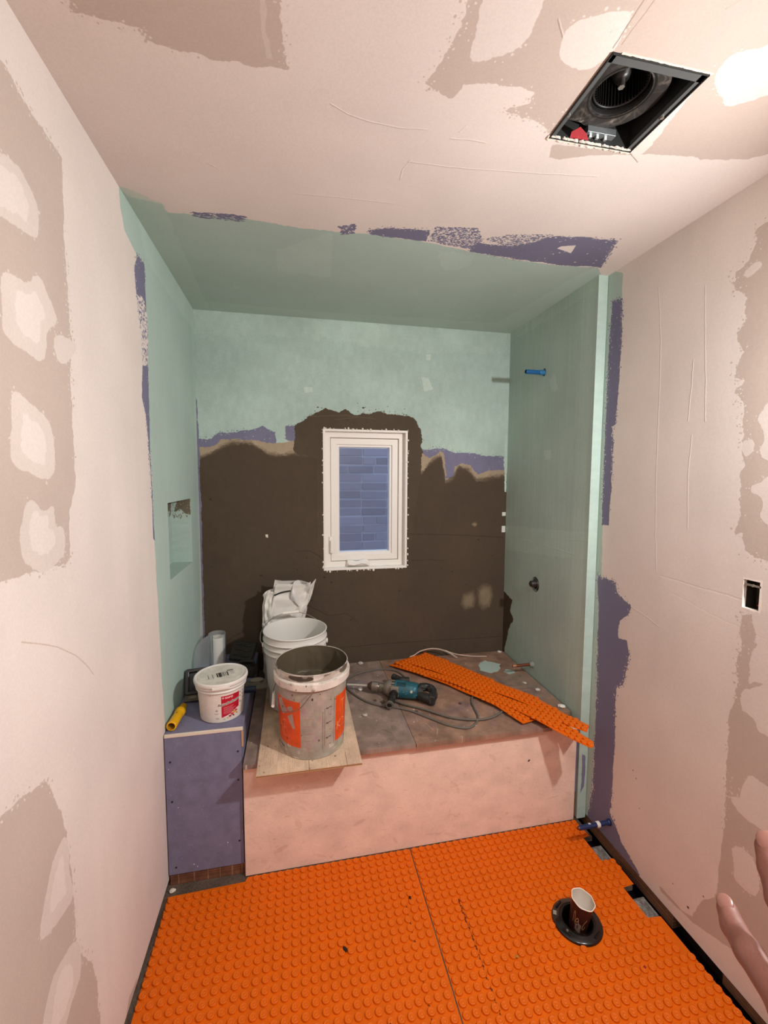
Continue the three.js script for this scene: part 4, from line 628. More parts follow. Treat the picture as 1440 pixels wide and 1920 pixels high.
// ---------- small lidded tub with a red label ----------
{
  const t = thing('labelled_tub', 'small white lidded tub with a red label on the low purple wall', 'tub', [0.192, 0.6125, 0.622]);
  const skin = drawn(2048, 512, (x, w, h) => {   // angle from +z, height 0..0.125
    x.fillStyle = '#ddd3ca'; x.fillRect(0, 0, w, h); const U = (d) => ((d + 180) / 360) * w, Y = (m) => h * (1 - m / 0.125);
    const x0 = U(8), x1 = U(57);
    x.fillStyle = '#b5122a'; x.beginPath(); x.moveTo(x0, Y(0.112)); x.lineTo(x1, Y(0.112)); x.lineTo(x1, Y(0.048)); x.bezierCurveTo(x1 - 60, Y(0.048), x1 - 120, Y(0.032), x0 + 80, Y(0.028)); x.lineTo(x0, Y(0.022)); x.closePath(); x.fill();
    for (const [d, m, r, c] of [[30, 0.022, 16, '#a82a3a'], [36, 0.028, 20, '#c9473a'], [43, 0.033, 22, '#d8a24a'], [48, 0.037, 16, '#b03028'], [50, 0.025, 14, '#c98a3a'], [24, 0.017, 14, '#d0b07a'], [15, 0.014, 12, '#b5b48a'], [40, 0.02, 12, '#7a2430']]) { x.fillStyle = c; x.beginPath(); x.ellipse(U(d), Y(m), r * 1.4, r, 0.4, 0, 7); x.fill(); }
    x.fillStyle = '#f3d9d8'; x.strokeStyle = '#f3d9d8'; x.lineWidth = 4; x.beginPath(); x.arc(U(12.5), Y(0.1035), 13, 0, 7); x.stroke(); x.fillRect(U(11.6), Y(0.106), 10, 14); x.font = 'bold 46px sans-serif'; x.fillText('MAPEI', U(17), Y(0.099), 118);
    x.save(); x.translate(U(-1), Y(0.070)); x.rotate(-0.13); x.font = 'bold italic 58px sans-serif'; x.lineWidth = 9; x.strokeStyle = '#ddd3ca'; x.fillStyle = '#2a2030'; x.strokeText('AquaDefense', 0, 0, 330); x.fillText('AquaDefense', 0, 0, 330); x.restore();
    x.fillStyle = 'rgba(245,215,215,0.75)'; for (let i = 0; i < 6; i++) x.fillRect(U(13), Y(0.064 - i * 0.0052), rr(130, 190), 5);
    // icons: two small square stamps at the right, round seal and lines at the left
    x.fillStyle = '#4a4440'; x.fillRect(U(-22), Y(0.117), 34, 5); x.fillRect(U(-13), Y(0.117), 14, 5); x.strokeStyle = '#4a4440'; x.lineWidth = 5; x.beginPath(); x.arc(U(-4), Y(0.053), 15, 0, 7); x.stroke(); x.beginPath(); x.arc(U(-4), Y(0.053), 6, 0, 7); x.fill(); x.fillRect(U(-10), Y(0.042), 62, 4); x.fillRect(U(-9), Y(0.039), 50, 3); x.fillRect(U(-7), Y(0.022), 50, 5); x.fillRect(U(-6), Y(0.018), 40, 4);
    for (const [d, m, c, s] of [[60, 0.106, '#5a5650', 20], [60, 0.09, '#5a5650', 22], [61, 0.066, '#4c6a3a', 24], [61, 0.045, '#c9bfa8', 22], [69, 0.108, '#4a4440', 20], [69, 0.094, '#4a4440', 20], [70, 0.078, '#b0704a', 20], [70, 0.06, '#a89a80', 20]]) { x.fillStyle = c; x.fillRect(U(d), Y(m), s, s); }
    grainPass(x, w, h, 0.05, 0.06);
  });
  const prof = [[0.079, 0.0], [0.0835, 0.004], [0.0865, 0.06], [0.0915, 0.125]], g = new THREE.LatheGeometry(prof.map(([r, q]) => new THREE.Vector2(r, q)), 72); worldUV2(g, 72, prof.map((q) => q[1] / 0.125)); { const uv = g.attributes.uv; for (let i = 0; i < uv.count; i++) uv.setX(i, uv.getX(i) + 0.5); }
  part('tub_wall', g, phys({ map: skin, roughness: 0.42 }), t);
  part('collar', lathe([[0.0915, 0.124], [0.0975, 0.126], [0.0985, 0.130], [0.0945, 0.132], [0.0945, 0.137], [0.1005, 0.139], [0.1015, 0.146], [0.097, 0.149]], 72), WHITE, t);
  const lid = part('lid', lathe([[0.100, 0.149], [0.104, 0.150], [0.1055, 0.158], [0.104, 0.165], [0.101, 0.1675], [0.096, 0.1665], [0.0925, 0.1615], [0.0, 0.1612]], 72), WHITE, t);
  part('pull_tab', box(-0.03, 0.035, 0.146, 0.1565, 0.0985, 0.1065, 0.002).rotateY(0.12), WHITE, lid);
  const code = drawn(256, 256, (x, w, h) => { x.fillStyle = '#d3ccc0'; x.fillRect(0, 0, w, h); grainPass(x, w, h, 0.06, 0.2, 0.4, 0.03); x.save(); x.translate(128, 128); x.rotate(-0.3); x.fillStyle = '#3a3630'; let a = -70; while (a < 42) { const b = a < -40 ? 3 : [3, 4, 7, 9][Math.floor(rr(0, 4))]; x.fillRect(a, a < -40 ? -26 : -30, b, 56); a += b + (a < -40 ? 20 : [3, 4, 6][Math.floor(rr(0, 3))]); } x.fillRect(-14, -30, 15, 60); x.fillRect(38, -46, 34, 10); x.globalAlpha = 0.5; for (let i = 0; i < 4; i++) x.fillRect(52, -22 + i * 11, rr(18, 34), 3); x.restore(); }, { wrap: THREE.ClampToEdgeWrapping });
  part('printed_disc', new THREE.CircleGeometry(0.0915, 56).rotateX(-Math.PI / 2).translate(0, 0.1618, 0), phys({ map: code, roughness: 0.5 }), lid, 'barcode printed on the lid');
}
// ---------- yellow tube ----------
{
  const t = thing('yellow_tube', 'yellow plastic tube lying against the left wall on the low purple wall', 'tube', [0.03, 0.6125, 0.63]);
  const y = std('#e2a708', 0.4), a = [-0.006, 0.0203, 0.097], b = [0.004, 0.0203, -0.06]; const A = V3(a), d = V3(b).sub(A).normalize(), q = new THREE.Quaternion().setFromUnitVectors(new THREE.Vector3(0, 1, 0), d);
  const L = (prof) => lathe(prof.map(([r, k]) => [r * 1.3, k]), 28).applyQuaternion(q).translate(...a);
  part('barrel', L([[0.0105, 0.0], [0.014, 0.0], [0.0145, 0.004], [0.0138, 0.05], [0.0145, 0.054], [0.0138, 0.058], [0.0134, 0.092]]), y, t); part('bore', L([[0.0105, 0.0], [0.010, 0.05], [0.0, 0.05]]), std('#a8780a', 0.6), t);
  part('collar', L([[0.0134, 0.090], [0.0153, 0.094], [0.0155, 0.112], [0.0135, 0.118], [0.011, 0.124], [0.0105, 0.15], [0.0, 0.152]]), y, t);
  part('locating_hole', new THREE.CylinderGeometry(0.0022, 0.0022, 0.0015, 10).translate(-0.002, 0.0384, 0.03), std('#4d3606', 0.8), t);
}
// ---------- roll of mesh with loose film ----------
{
  const t = thing('film_roll', 'upright white roll with a loose sheet of clear film in the back corner', 'roll', [0.092, 0.6125, 0.115]);
  part('roll', lathe([[0.0, 0.001], [0.036, 0.001], [0.0375, 0.004], [0.0375, 0.138], [0.034, 0.142], [0.02, 0.139], [0.018, 0.142], [0.008, 0.138], [0.0, 0.138]], 40), std('#d9d5ce', 0.8), t);
  const pts = []; const n = 46; const P = []; for (let i = 0; i <= n; i++) { const k = i / n; let x, z; if (k < 0.45) { const a = 0.9 + (k / 0.45) * 5.2; x = 0.0415 * Math.sin(a); z = 0.0415 * Math.cos(a); } else { const q = (k - 0.45) / 0.55; x = -0.035 - 0.05 * Math.sin(q * 2.2); z = 0.02 + q * 0.16; } P.push([x, z, k < 0.45 ? 0.162 : 0.162 - 0.085 * ((k - 0.45) / 0.55) ** 1.6]); }
  const pos = [], idx = []; P.forEach(([x, z, h], i) => { pos.push(x, 0.002, z, x, h, z); if (i) { const b = i * 2; idx.push(b - 2, b, b - 1, b, b + 1, b - 1); } }); const g = new THREE.BufferGeometry(); g.setAttribute('position', new THREE.Float32BufferAttribute(pos, 3)); g.setIndex(idx); worldUV(g, (x) => x, (x, y) => y); g.computeVertexNormals();
  part('loose_film', g, phys({ color: '#e4e8ea', transmission: 0.75, roughness: 0.35, thickness: 0, side: THREE.DoubleSide }), t, 'clear plastic film curling off the roll');
}
// ---------- dark tools heaped behind the tub ----------
{
  const rub = std('#171512', 0.65), grime = std('#2f2a22', 0.9), steel = std('#7d766a', 0.5, { metalness: 0.55 });
  // rubber float propped up, its pad towards the room
  const f = thing('rubber_float', 'black rubber float propped up beside the white roll', 'float', [0.232, 0.6125, 0.2], -0.25); f.rotation.x = 0;
  const pad = new THREE.Group(); pad.name = 'pad'; pad.position.set(0, 0.084, 0); pad.rotation.set(-0.75, 0, -0.12); f.add(pad); part('backing', box(-0.062, 0.062, -0.052, 0.052, -0.012, 0, 0.006), grime, pad); { const g = new RoundedBoxGeometry(0.118, 0.096, 0.016, 4, 0.006).translate(0, 0, 0.008); const p = g.attributes.position; for (let i = 0; i < p.count; i++) p.setZ(i, p.getZ(i) + (p.getZ(i) > 0.01 ? 0.006 * (fbm(p.getX(i) * 60, p.getY(i) * 90 + 4, 2) - 0.5) : 0)); part('rubber_face', g, rub, pad); for (const yy of [-0.026, 0.002, 0.028]) part('mortar_ridge', tube([[-0.04, yy, 0.0165], [-0.012, yy + 0.005, 0.0185], [0.015, yy - 0.003, 0.0175], [0.042, yy + 0.004, 0.0165]], 0.0045, 16, 6), grime, pad); }
  part('handle', tube([[0.0, 0.06, -0.06], [-0.01, 0.03, -0.055], [0.0, 0.016, -0.02], [0.02, 0.02, 0.04]], 0.014, 20, 10), rub, f);
  // open black case leaning on the left wall
  const k = thing('black_case', 'open black plastic tray leaning on the left wall behind the tub', 'tray', [0.06, 0.6125, 0.42], 0.12); const tr = new THREE.Group(); tr.name = 'tray'; tr.rotation.x = -0.5; tr.position.set(0, 0.002, 0.02); k.add(tr);
  { const s = new THREE.Shape(); const rect = (p, a, b, r) => { p.moveTo(-a + r, 0); p.lineTo(a - r, 0); p.quadraticCurveTo(a, 0, a, r); p.lineTo(a, b - r); p.quadraticCurveTo(a, b, a - r, b); p.lineTo(-a + r, b); p.quadraticCurveTo(-a, b, -a, b - r); p.lineTo(-a, r); p.quadraticCurveTo(-a, 0, -a + r, 0); }; rect(s, 0.052, 0.105, 0.012); const h = new THREE.Path(); h.moveTo(-0.04, 0.01); h.lineTo(-0.04, 0.095); h.lineTo(0.04, 0.095); h.lineTo(0.04, 0.01); h.closePath(); s.holes.push(h); part('rim', new THREE.ExtrudeGeometry(s, { depth: 0.026, bevelEnabled: true, bevelSize: 0.0025, bevelThickness: 0.0025, bevelSegments: 2 }), std('#23211f', 0.35), tr); part('base', box(-0.05, 0.05, 0.002, 0.103, -0.004, 0.003), std('#1c2028', 0.5), tr); part('orange_insert', box(-0.002, 0.034, 0.06, 0.084, 0.003, 0.016, 0.003), std('#b5623c', 0.7), tr, 'orange brown insert'); }
  const gr = thing('mortar_hawk', 'dirty grey trowel blade lying in front of the leaning black tray', 'trowel', [0.07, 0.6125, 0.49], 0.1); { const g = new RoundedBoxGeometry(0.105, 0.004, 0.05, 2, 0.0015).translate(0, 0.01, 0); part('blade', g, std('#6d6457', 0.8), gr); part('dried_mortar', new THREE.IcosahedronGeometry(0.012, 1).scale(1.6, 0.5, 1).translate(-0.02, 0.014, 0.004), std('#8b8070', 0.95), gr); part('tang', box(-0.04, 0.04, 0.0, 0.008, -0.01, 0.01, 0.002), grime, gr); }
  // trowel with steel blade across the edge, blue grip
  const w = thing('notched_trowel', 'grey steel notched trowel with a blue grip behind the tub', 'trowel', [0.268, 0.6125, 0.40], 0.14);
  { const s = new THREE.Shape(); s.moveTo(-0.07, -0.05); for (let i = 0; i <= 14; i++) { const a = -0.07 + i * 0.011; s.lineTo(a, -0.05); s.lineTo(a, -0.056); s.lineTo(a + 0.0055, -0.056); s.lineTo(a + 0.0055, -0.05); } s.lineTo(0.09, 0.045); s.lineTo(-0.07, 0.045); s.closePath(); const g = slab(s, 0.0015).rotateX(-Math.PI / 2).translate(0, 0.001, 0); part('blade', g, steel, w); part('spine', box(-0.05, 0.06, 0.0025, 0.008, -0.006, 0.006, 0.001), steel, w); part('grip', rod([-0.035, 0.014, 0.062], [0.035, 0.014, 0.075], 0.0125, 0.014), std('#16233f', 0.45), w, 'dark blue grip'); part('post', rod([0.0, 0.004, 0.0], [0.0, 0.014, 0.065], 0.005), steel, w); part('mortar_lump', new THREE.IcosahedronGeometry(0.02, 1).scale(1.6, 0.5, 1).translate(0.045, 0.011, -0.02), std('#7c7264', 0.95), w); }
  const sp = thing('grout_sponge', 'dark mortar caked sponge float behind the tub beside the white pail', 'sponge', [0.258, 0.6125, 0.29], -0.2); { const g = new RoundedBoxGeometry(0.09, 0.045, 0.07, 5, 0.012); const p = g.attributes.position; for (let i = 0; i < p.count; i++) { const n = (fbm(p.getX(i) * 70 + 5, p.getZ(i) * 70 + p.getY(i) * 50, 3) - 0.5) * 0.012; p.setXYZ(i, p.getX(i) * (1 + n * 4), p.getY(i) + n + 0.0255, p.getZ(i) * (1 + n * 4)); } g.computeVertexNormals(); part('sponge', g, std('#1f1b17', 0.9), sp); part('handle', tube([[-0.03, 0.05, 0], [-0.028, 0.068, 0], [0.028, 0.07, 0], [0.03, 0.05, 0]], 0.008, 20, 8), rub, sp); }
}
// ---------- white plastic bag behind the pails ----------
{
  const t = thing('plastic_bag', 'crumpled white plastic bag standing behind the white pail', 'bag', [0.435, plyY(0.12) - PLY.t + 0.003, 0.12]);
  const bagAt = (u, v) => { // u round, v up
    const a = u * Math.PI * 2, up = v; let hx = 0.104 * (1 - 0.04 * up), hz = 0.062 * (1 - 0.72 * up ** 1.5); const e = 0.55; const c = Math.cos(a), s = Math.sin(a);
    let x = hx * Math.sign(c) * Math.abs(c) ** e, z = hz * Math.sign(s) * Math.abs(s) ** e; const n = Math.abs(fbm(u * 13 + 3, up * 7, 3) - 0.5) * 2, m = Math.abs(fbm(x * 22 + 8, up * 9 + 2, 2) - 0.5) * 2;
    x += (fbm(up * 6 + 3, u * 5, 2) - 0.5) * 0.03; z += (n - 0.4) * 0.035 + (m - 0.4) * 0.02;
    const lean = up > 0.62 ? (up - 0.62) : 0; x += (c > 0 ? lean * 0.16 : -0.01 * up); z += 0.018 * up;
    return [x, up * (0.475 + 0.05 * (c > -0.2 ? 1 : 0.0) * up + 0.012 * Math.sin(a * 3 + 1)), z];
  };
  const NU = 72, NV = 44, pos = [], idx = []; for (let j = 0; j <= NV; j++) for (let i = 0; i <= NU; i++) pos.push(...bagAt((i % NU) / NU, j / NV)); for (let j = 0; j < NV; j++) for (let i = 0; i < NU; i++) { const a = j * (NU + 1) + i; idx.push(a, a + NU + 1, a + 1, a + 1, a + NU + 1, a + NU + 2); }
  const g = new THREE.BufferGeometry(); g.setAttribute('position', new THREE.Float32BufferAttribute(pos, 3)); g.setIndex(idx); worldUV(g, (x) => x, (x, y) => y); g.computeVertexNormals();
  part('film', g, phys({ color: '#d9d4cc', roughness: 0.38, side: THREE.DoubleSide }), t);
  { const flap = []; const ix = []; for (let j = 0; j <= 10; j++) for (let i = 0; i <= 12; i++) { const u = i / 12, v = j / 10; flap.push(0.03 + 0.09 * u + 0.02 * v, 0.43 + 0.095 * v - 0.05 * u * (1 - v) + 0.01 * Math.sin(u * 7), 0.028 + 0.02 * Math.sin(u * 5 + v * 3) + 0.012 * (fbm(u * 5, v * 5, 2) - 0.5)); if (i < 12 && j < 10) { const a = j * 13 + i; ix.push(a, a + 1, a + 13, a + 1, a + 14, a + 13); } } const fg = new THREE.BufferGeometry(); fg.setAttribute('position', new THREE.Float32BufferAttribute(flap, 3)); fg.setIndex(ix); worldUV(fg, (x) => x, (x, y) => y); fg.computeVertexNormals(); part('torn_flap', fg, phys({ color: '#cfcac6', roughness: 0.35, side: THREE.DoubleSide }), t); }
  part('dark_mouth_strip', tube([[-0.05, 0.462, 0.03], [-0.01, 0.478, 0.036], [0.035, 0.484, 0.034]], 0.004, 12, 6), std('#15130f', 0.6), t, 'black strip standing for the shaded slit at the mouth of the bag');  // black tube stands for the shade inside the open bag mouth
}
// ---------- drill ----------
{
  const z0 = 0.405, t = thing('mixing_drill', 'dirty teal corded drill lying on the brown board', 'drill', [0.935, benchY(0.41) + 0.0005, z0], -0.42), h = 0.043;
  const steel = std('#a49a8e', 0.32, { metalness: 0.85 }), alu = std('#8d8275', 0.5, { metalness: 0.5 }), blk = std('#1d1a18', 0.6);
  const tealT = drawn(512, 256, (x, w, hh) => { x.fillStyle = '#1c5561'; x.fillRect(0, 0, w, hh); for (let i = 0; i < 90; i++) { x.fillStyle = `rgba(200,200,190,${rr(0.1, 0.6)})`; x.beginPath(); x.ellipse(rr(0, w), rr(0, hh), rr(1, 9), rr(1, 4), rr(0, 3), 0, 7); x.fill(); } for (let i = 0; i < 40; i++) { x.fillStyle = `rgba(60,52,42,${rr(0.2, 0.6)})`; x.beginPath(); x.ellipse(rr(0, w), rr(0, hh), rr(3, 20), rr(2, 9), rr(0, 3), 0, 7); x.fill(); } grainPass(x, w, hh, 0.2, 0.4); });
  const blkT = drawn(256, 256, (x, w, hh) => { x.fillStyle = '#1e1b19'; x.fillRect(0, 0, w, hh); for (let i = 0; i < 70; i++) { x.fillStyle = `rgba(150,142,130,${rr(0.1, 0.6)})`; x.beginPath(); x.ellipse(rr(0, w), rr(0, hh), rr(1, 12), rr(1, 6), rr(0, 3), 0, 7); x.fill(); } grainPass(x, w, hh, 0.2, 0.4); });
  const dirty = new THREE.MeshStandardMaterial({ map: blkT, roughness: 0.65 }), teal = new THREE.MeshStandardMaterial({ map: tealT, roughness: 0.45 });
  const X = (prof, seg) => latheX(prof, seg).translate(0, h, 0);
  part('mixer_shaft', rod([-0.205, h - 0.006, 0.0], [-0.09, h, 0], 0.005), std('#c4bcb0', 0.4, { metalness: 0.25 }), t);
  const ch = part('chuck', X([[0, -0.096], [0.012, -0.096], [0.0155, -0.09], [0.0215, -0.078], [0.0215, -0.074]]), std('#5c4a3c', 0.5, { metalness: 0.6 }), t);
  part('chuck_sleeve', X([[0.0215, -0.074], [0.0225, -0.072], [0.0225, -0.044], [0.021, -0.042], [0.016, -0.041], [0.016, -0.036]]), steel, ch);
  part('spindle_collar', X([[0.016, -0.037], [0.0195, -0.036], [0.0195, -0.014], [0.024, -0.012]]), steel, t);
  const gb = part('gearbox', X([[0.020, -0.014], [0.027, -0.012], [0.034, 0.002], [0.0385, 0.01], [0.0405, 0.03], [0.0405, 0.042]]), alu, t);
  for (let i = 0; i < 11; i++) { const a = -1.3 + i * 0.42; part('vent_slot', box(0.028, 0.046, -0.0022, 0.0022, 0.0385, 0.0418).rotateX(a).translate(0, h, 0), std('#0e0c0b', 0.8), gb); }
  const mt = part('motor_housing', X([[0.0405, 0.042], [0.0425, 0.046], [0.0425, 0.075], [0.041, 0.10], [0.0385, 0.14], [0.036, 0.158], [0.0, 0.16]], 32), teal, t, 'teal motor housing splashed with mortar');
  for (let i = 0; i < 4; i++) part('cooling_fin', box(0.055, 0.1, -0.002, 0.002, 0.0415, 0.0445).rotateX(-1.25 + i * 0.14).translate(0, h, 0), std('#173f48', 0.5), mt);
  part('motor_cap_screw', rod([0.13, h + 0.012, 0.036], [0.13, h + 0.012, 0.041], 0.006), std('#c9c2b4', 0.5), mt);
  // side grip towards the room, hollow end
  const grip = part('side_grip', merge([rod([0.048, h, 0.035], [0.046, h - 0.004, 0.062], 0.02, 0.022, 20), rod([0.046, h - 0.004, 0.06], [0.043, h - 0.014, 0.132], 0.0155, 0.018, 24)]), new THREE.MeshStandardMaterial({ map: blkT, color: '#cfc6ba', roughness: 0.7 }), t);
  part('grip_flange', rod([0.043, h - 0.0135, 0.128], [0.0428, h - 0.0145, 0.137], 0.0195, 0.0185, 24), std('#5d564d', 0.7), grip); part('grip_bore', rod([0.0428, h - 0.0146, 0.1372], [0.0428, h - 0.0147, 0.1377], 0.0115, 0.0115, 20), std('#060505', 0.9), grip);
  part('clamp_bracket', box(0.026, 0.068, h - 0.02, h + 0.03, 0.03, 0.05, 0.006), std('#7b7164', 0.7), t);
  // far side grip and switch block, caked
  part('far_grip', merge([rod([0.05, h, -0.036], [0.055, h + 0.01, -0.075], 0.02, 0.017), rod([0.055, h + 0.01, -0.075], [0.012, h + 0.014, -0.098], 0.017, 0.015), rod([0.055, h + 0.01, -0.07], [0.096, h + 0.006, -0.09], 0.018, 0.016)]), dirty, t, 'black grip caked with mortar');
  // rear spade handle
  const rh = part('rear_handle', merge([rod([0.155, h, 0], [0.18, h - 0.006, 0.0], 0.032, 0.024), tube([[0.165, h + 0.012, -0.016], [0.195, h + 0.012, -0.026], [0.222, h + 0.004, -0.024], [0.234, h - 0.006, 0.0], [0.23, h - 0.012, 0.03], [0.2, h - 0.012, 0.034], [0.165, h - 0.01, 0.02]], 0.0195, 40, 12), box(0.212, 0.246, 0.004, 0.05, 0.008, 0.052, 0.009)]), dirty, t, 'black spade handle at the rear');
  part('trigger', box(0.205, 0.218, h + 0.006, h + 0.03, -0.012, 0.014, 0.004), blk, rh);
}
// ---------- power cord ----------
{
  const P = [[1.10, 0.44], [1.06, 0.2], [0.985, 0.130], [0.87, 0.138], [0.774, 0.190], [0.748, 0.29], [0.80, 0.41], [0.87, 0.485], [0.95, 0.522], [1.02, 0.57], [1.09, 0.645], [1.16, 0.715], [1.235, 0.742], [1.300, 0.685], [1.318, 0.60], [1.327, 0.55], [1.36, 0.50], [1.44, 0.54], [1.462, 0.605], [1.42, 0.665], [1.32, 0.70], [1.19, 0.665], [1.08, 0.575], [1.0, 0.515], [0.955, 0.47]];
  const t = thing('power_cord', 'grey dusty power cord looping from the drill across the bench', 'cord', [0, 0, 0]);
  part('cable', tube(P.map(([x, z], i) => [x, benchY(z) + 0.0055 + (i > 18 && i < 22 ? 0.004 : 0) + (i > 21 ? 0.006 : 0), z]), 0.0048, 220, 8), std('#635c54', 0.7), t);
}
// ---------- loose bits on the bench ----------
const flat = (name, label, cat, pts, y, th, mat) => { const s = new THREE.Shape(); pts.forEach(([a, c], i) => (i ? s.lineTo(a, -c) : s.moveTo(a, -c))); s.closePath(); const g = slab(s, th).rotateX(-Math.PI / 2), p = g.attributes.position; for (let i = 0; i < p.count; i++) p.setY(i, p.getY(i) + benchY(p.getZ(i)) + y); g.computeVertexNormals(); return solo(name, g, mat, label, cat); };
const ragged = (pts, amp) => { const out = []; pts.forEach((a, i) => { const b = pts[(i + 1) % pts.length]; for (let k = 0; k < 5; k++) out.push([a[0] + (b[0] - a[0]) * k / 5 + rr(-amp, amp), a[1] + (b[1] - a[1]) * k / 5 + rr(-amp, amp)]); }); return out; };
{
  const gm = std('#a9b9b0', 0.7);
  flat('paint_peeling', 'larger pale green peeled membrane scrap on the brown board', 'scrap', ragged([[1.51, 0.235], [1.535, 0.16], [1.59, 0.122], [1.66, 0.18], [1.62, 0.25], [1.56, 0.28]], 0.004), 0.0005, 0.0012, gm);
  flat('paint_peeling', 'smaller pale green peeled membrane scrap near the copper pipe', 'scrap', ragged([[1.635, 0.275], [1.66, 0.25], [1.70, 0.27], [1.69, 0.30], [1.65, 0.305]], 0.003), 0.0005, 0.0012, gm);
  // white backer strips by the wall
  const strip = (pts, w, label) => { const c = new THREE.CatmullRomCurve3(pts.map(V3)), n = 50, pos = [], ix = []; for (let i = 0; i <= n; i++) { const p = c.getPoint(i / n), d = c.getTangent(i / n), up = new THREE.Vector3(0.15, 0.75, 0.65).normalize(), s = d.clone().cross(up).normalize(), o = s.clone().cross(d).normalize(); for (const [a, b] of [[-1, -1], [1, -1], [1, 1], [-1, 1]]) { const q = p.clone().addScaledVector(o, (a * w) / 2).addScaledVector(s, b * 0.0015); pos.push(q.x, q.y, q.z); } if (i) for (let k = 0; k < 4; k++) { const a = (i - 1) * 4 + k, b = (i - 1) * 4 + ((k + 1) % 4); ix.push(a, b, a + 4, b, b + 4, a + 4); } } ix.push(0, 2, 1, 0, 3, 2); const e = n * 4; ix.push(e, e + 1, e + 2, e, e + 2, e + 3); let g = new THREE.BufferGeometry(); g.setAttribute('position', new THREE.Float32BufferAttribute(pos, 3)); g.setIndex(ix); g = g.toNonIndexed(); worldUV(g, (x) => x, (x, y, z) => z); g.computeVertexNormals(); return solo('edge_strip', g, std('#d9c3b2', 0.7), label, 'strip'); };
  strip([[1.135, benchY(0.1) + 0.05, 0.10], [1.165, 0.555, 0.085], [1.21, 0.568, 0.065], [1.282, 0.573, 0.055], [1.345, 0.561, 0.055], [1.40, 0.535, 0.06], [1.436, benchY(0.07) + 0.007, 0.068]], 0.011, 'pale bowed plastic strip arching behind the orange offcuts');
  strip([[1.375, 0.545, 0.03], [1.42, 0.528, 0.04], [1.51, 0.512, 0.06], [1.62, benchY(0.08) + 0.006, 0.082]], 0.008, 'pale straight plastic strip lying by the end wall');
  const wt = std('#ddd5cb', 0.85);
  const bit = (x, z, s, m, label) => { const c = crumb(x, z, benchY(z) + s * 0.45, s, s * 0.5, s * 0.8, m, label, x * 7); c.name = numbered('mortar_crumb'); return c; };
  bit(0.815, 0.325, 0.014, wt, 'white plaster lump beside the drill shaft'); bit(0.80, 0.56, 0.011, std('#b9b0a6', 0.9), 'grey white crumb on the brown board in front of the drill'); bit(0.87, 0.44, 0.008, std('#4a4038', 0.9), 'dark mortar crumb below the drill chuck'); bit(0.905, 0.462, 0.011, std('#54483a', 0.9), 'brown mortar crumb below the drill gearbox'); bit(1.04, 0.575, 0.010, std('#4d443c', 0.9), 'dark crumb beside the power cord under the grip'); bit(1.27, 0.545, 0.008, std('#4b4440', 0.9), 'dark crumb left of the cord loop'); bit(1.735, 0.665, 0.016, wt, 'white plaster chip at the foot of the green side wall'); bit(1.73, 0.03, 0.012, wt, 'white plaster crumb in the far right corner of the bench'); bit(1.50, 0.70, 0.006, wt, 'tiny white crumb near the front edge of the bench'); bit(1.68, 0.42, 0.010, std('#b8aea2', 0.9), 'pale crumb between the offcuts and the green side wall'); bit(1.71, 0.5, 0.012, std('#c9c0b4', 0.9), 'pale plaster crumb along the green side wall'); bit(0.86, 0.03, 0.016, std('#b5aea5', 0.9), 'pale scrap against the end wall behind the drill');
  // clear crumpled film at the corner of the board
  { const pos = [], ix = []; const n = 18; for (let j = 0; j <= n; j++) for (let i = 0; i <= n; i++) { const u = i / n, v = j / n, x = 1.56 + u * 0.185, z = 0.30 + v * 0.16 + u * 0.04; pos.push(x, benchY(z) + 0.0015 + 0.012 * Math.abs(fbm(u * 5 + 2, v * 7, 3) - 0.5) * 2 * (1 - Math.abs(u - 0.5)), z); if (i < n && j < n) { const a = j * (n + 1) + i; ix.push(a, a + n + 1, a + 1, a + 1, a + n + 1, a + n + 2); } } const g = new THREE.BufferGeometry(); g.setAttribute('position', new THREE.Float32BufferAttribute(pos, 3)); g.setIndex(ix); worldUV(g, (x) => x, (x, y, z) => z); g.computeVertexNormals(); solo('plastic_film', g, phys({ color: '#f0ece8', transmission: 0.92, roughness: 0.12, thickness: 0, side: THREE.DoubleSide }), 'crinkled clear plastic film on the board below the copper pipe', 'film'); }
}
// white clips in the end corner
{ const wm = std('#d4d8cf', 0.6); for (const [y, l, a] of [[1.365, 'upper small white putty dab in the right corner of the end wall', 0.024], [1.272, 'lower white putty dab in the right corner of the end wall', 0.04]]) solo('putty_dab', box(W - 0.028, W - 0.004, y - a / 2, y + a / 2, 0.0005, 0.006, 0.002), wm, l, 'putty'); }
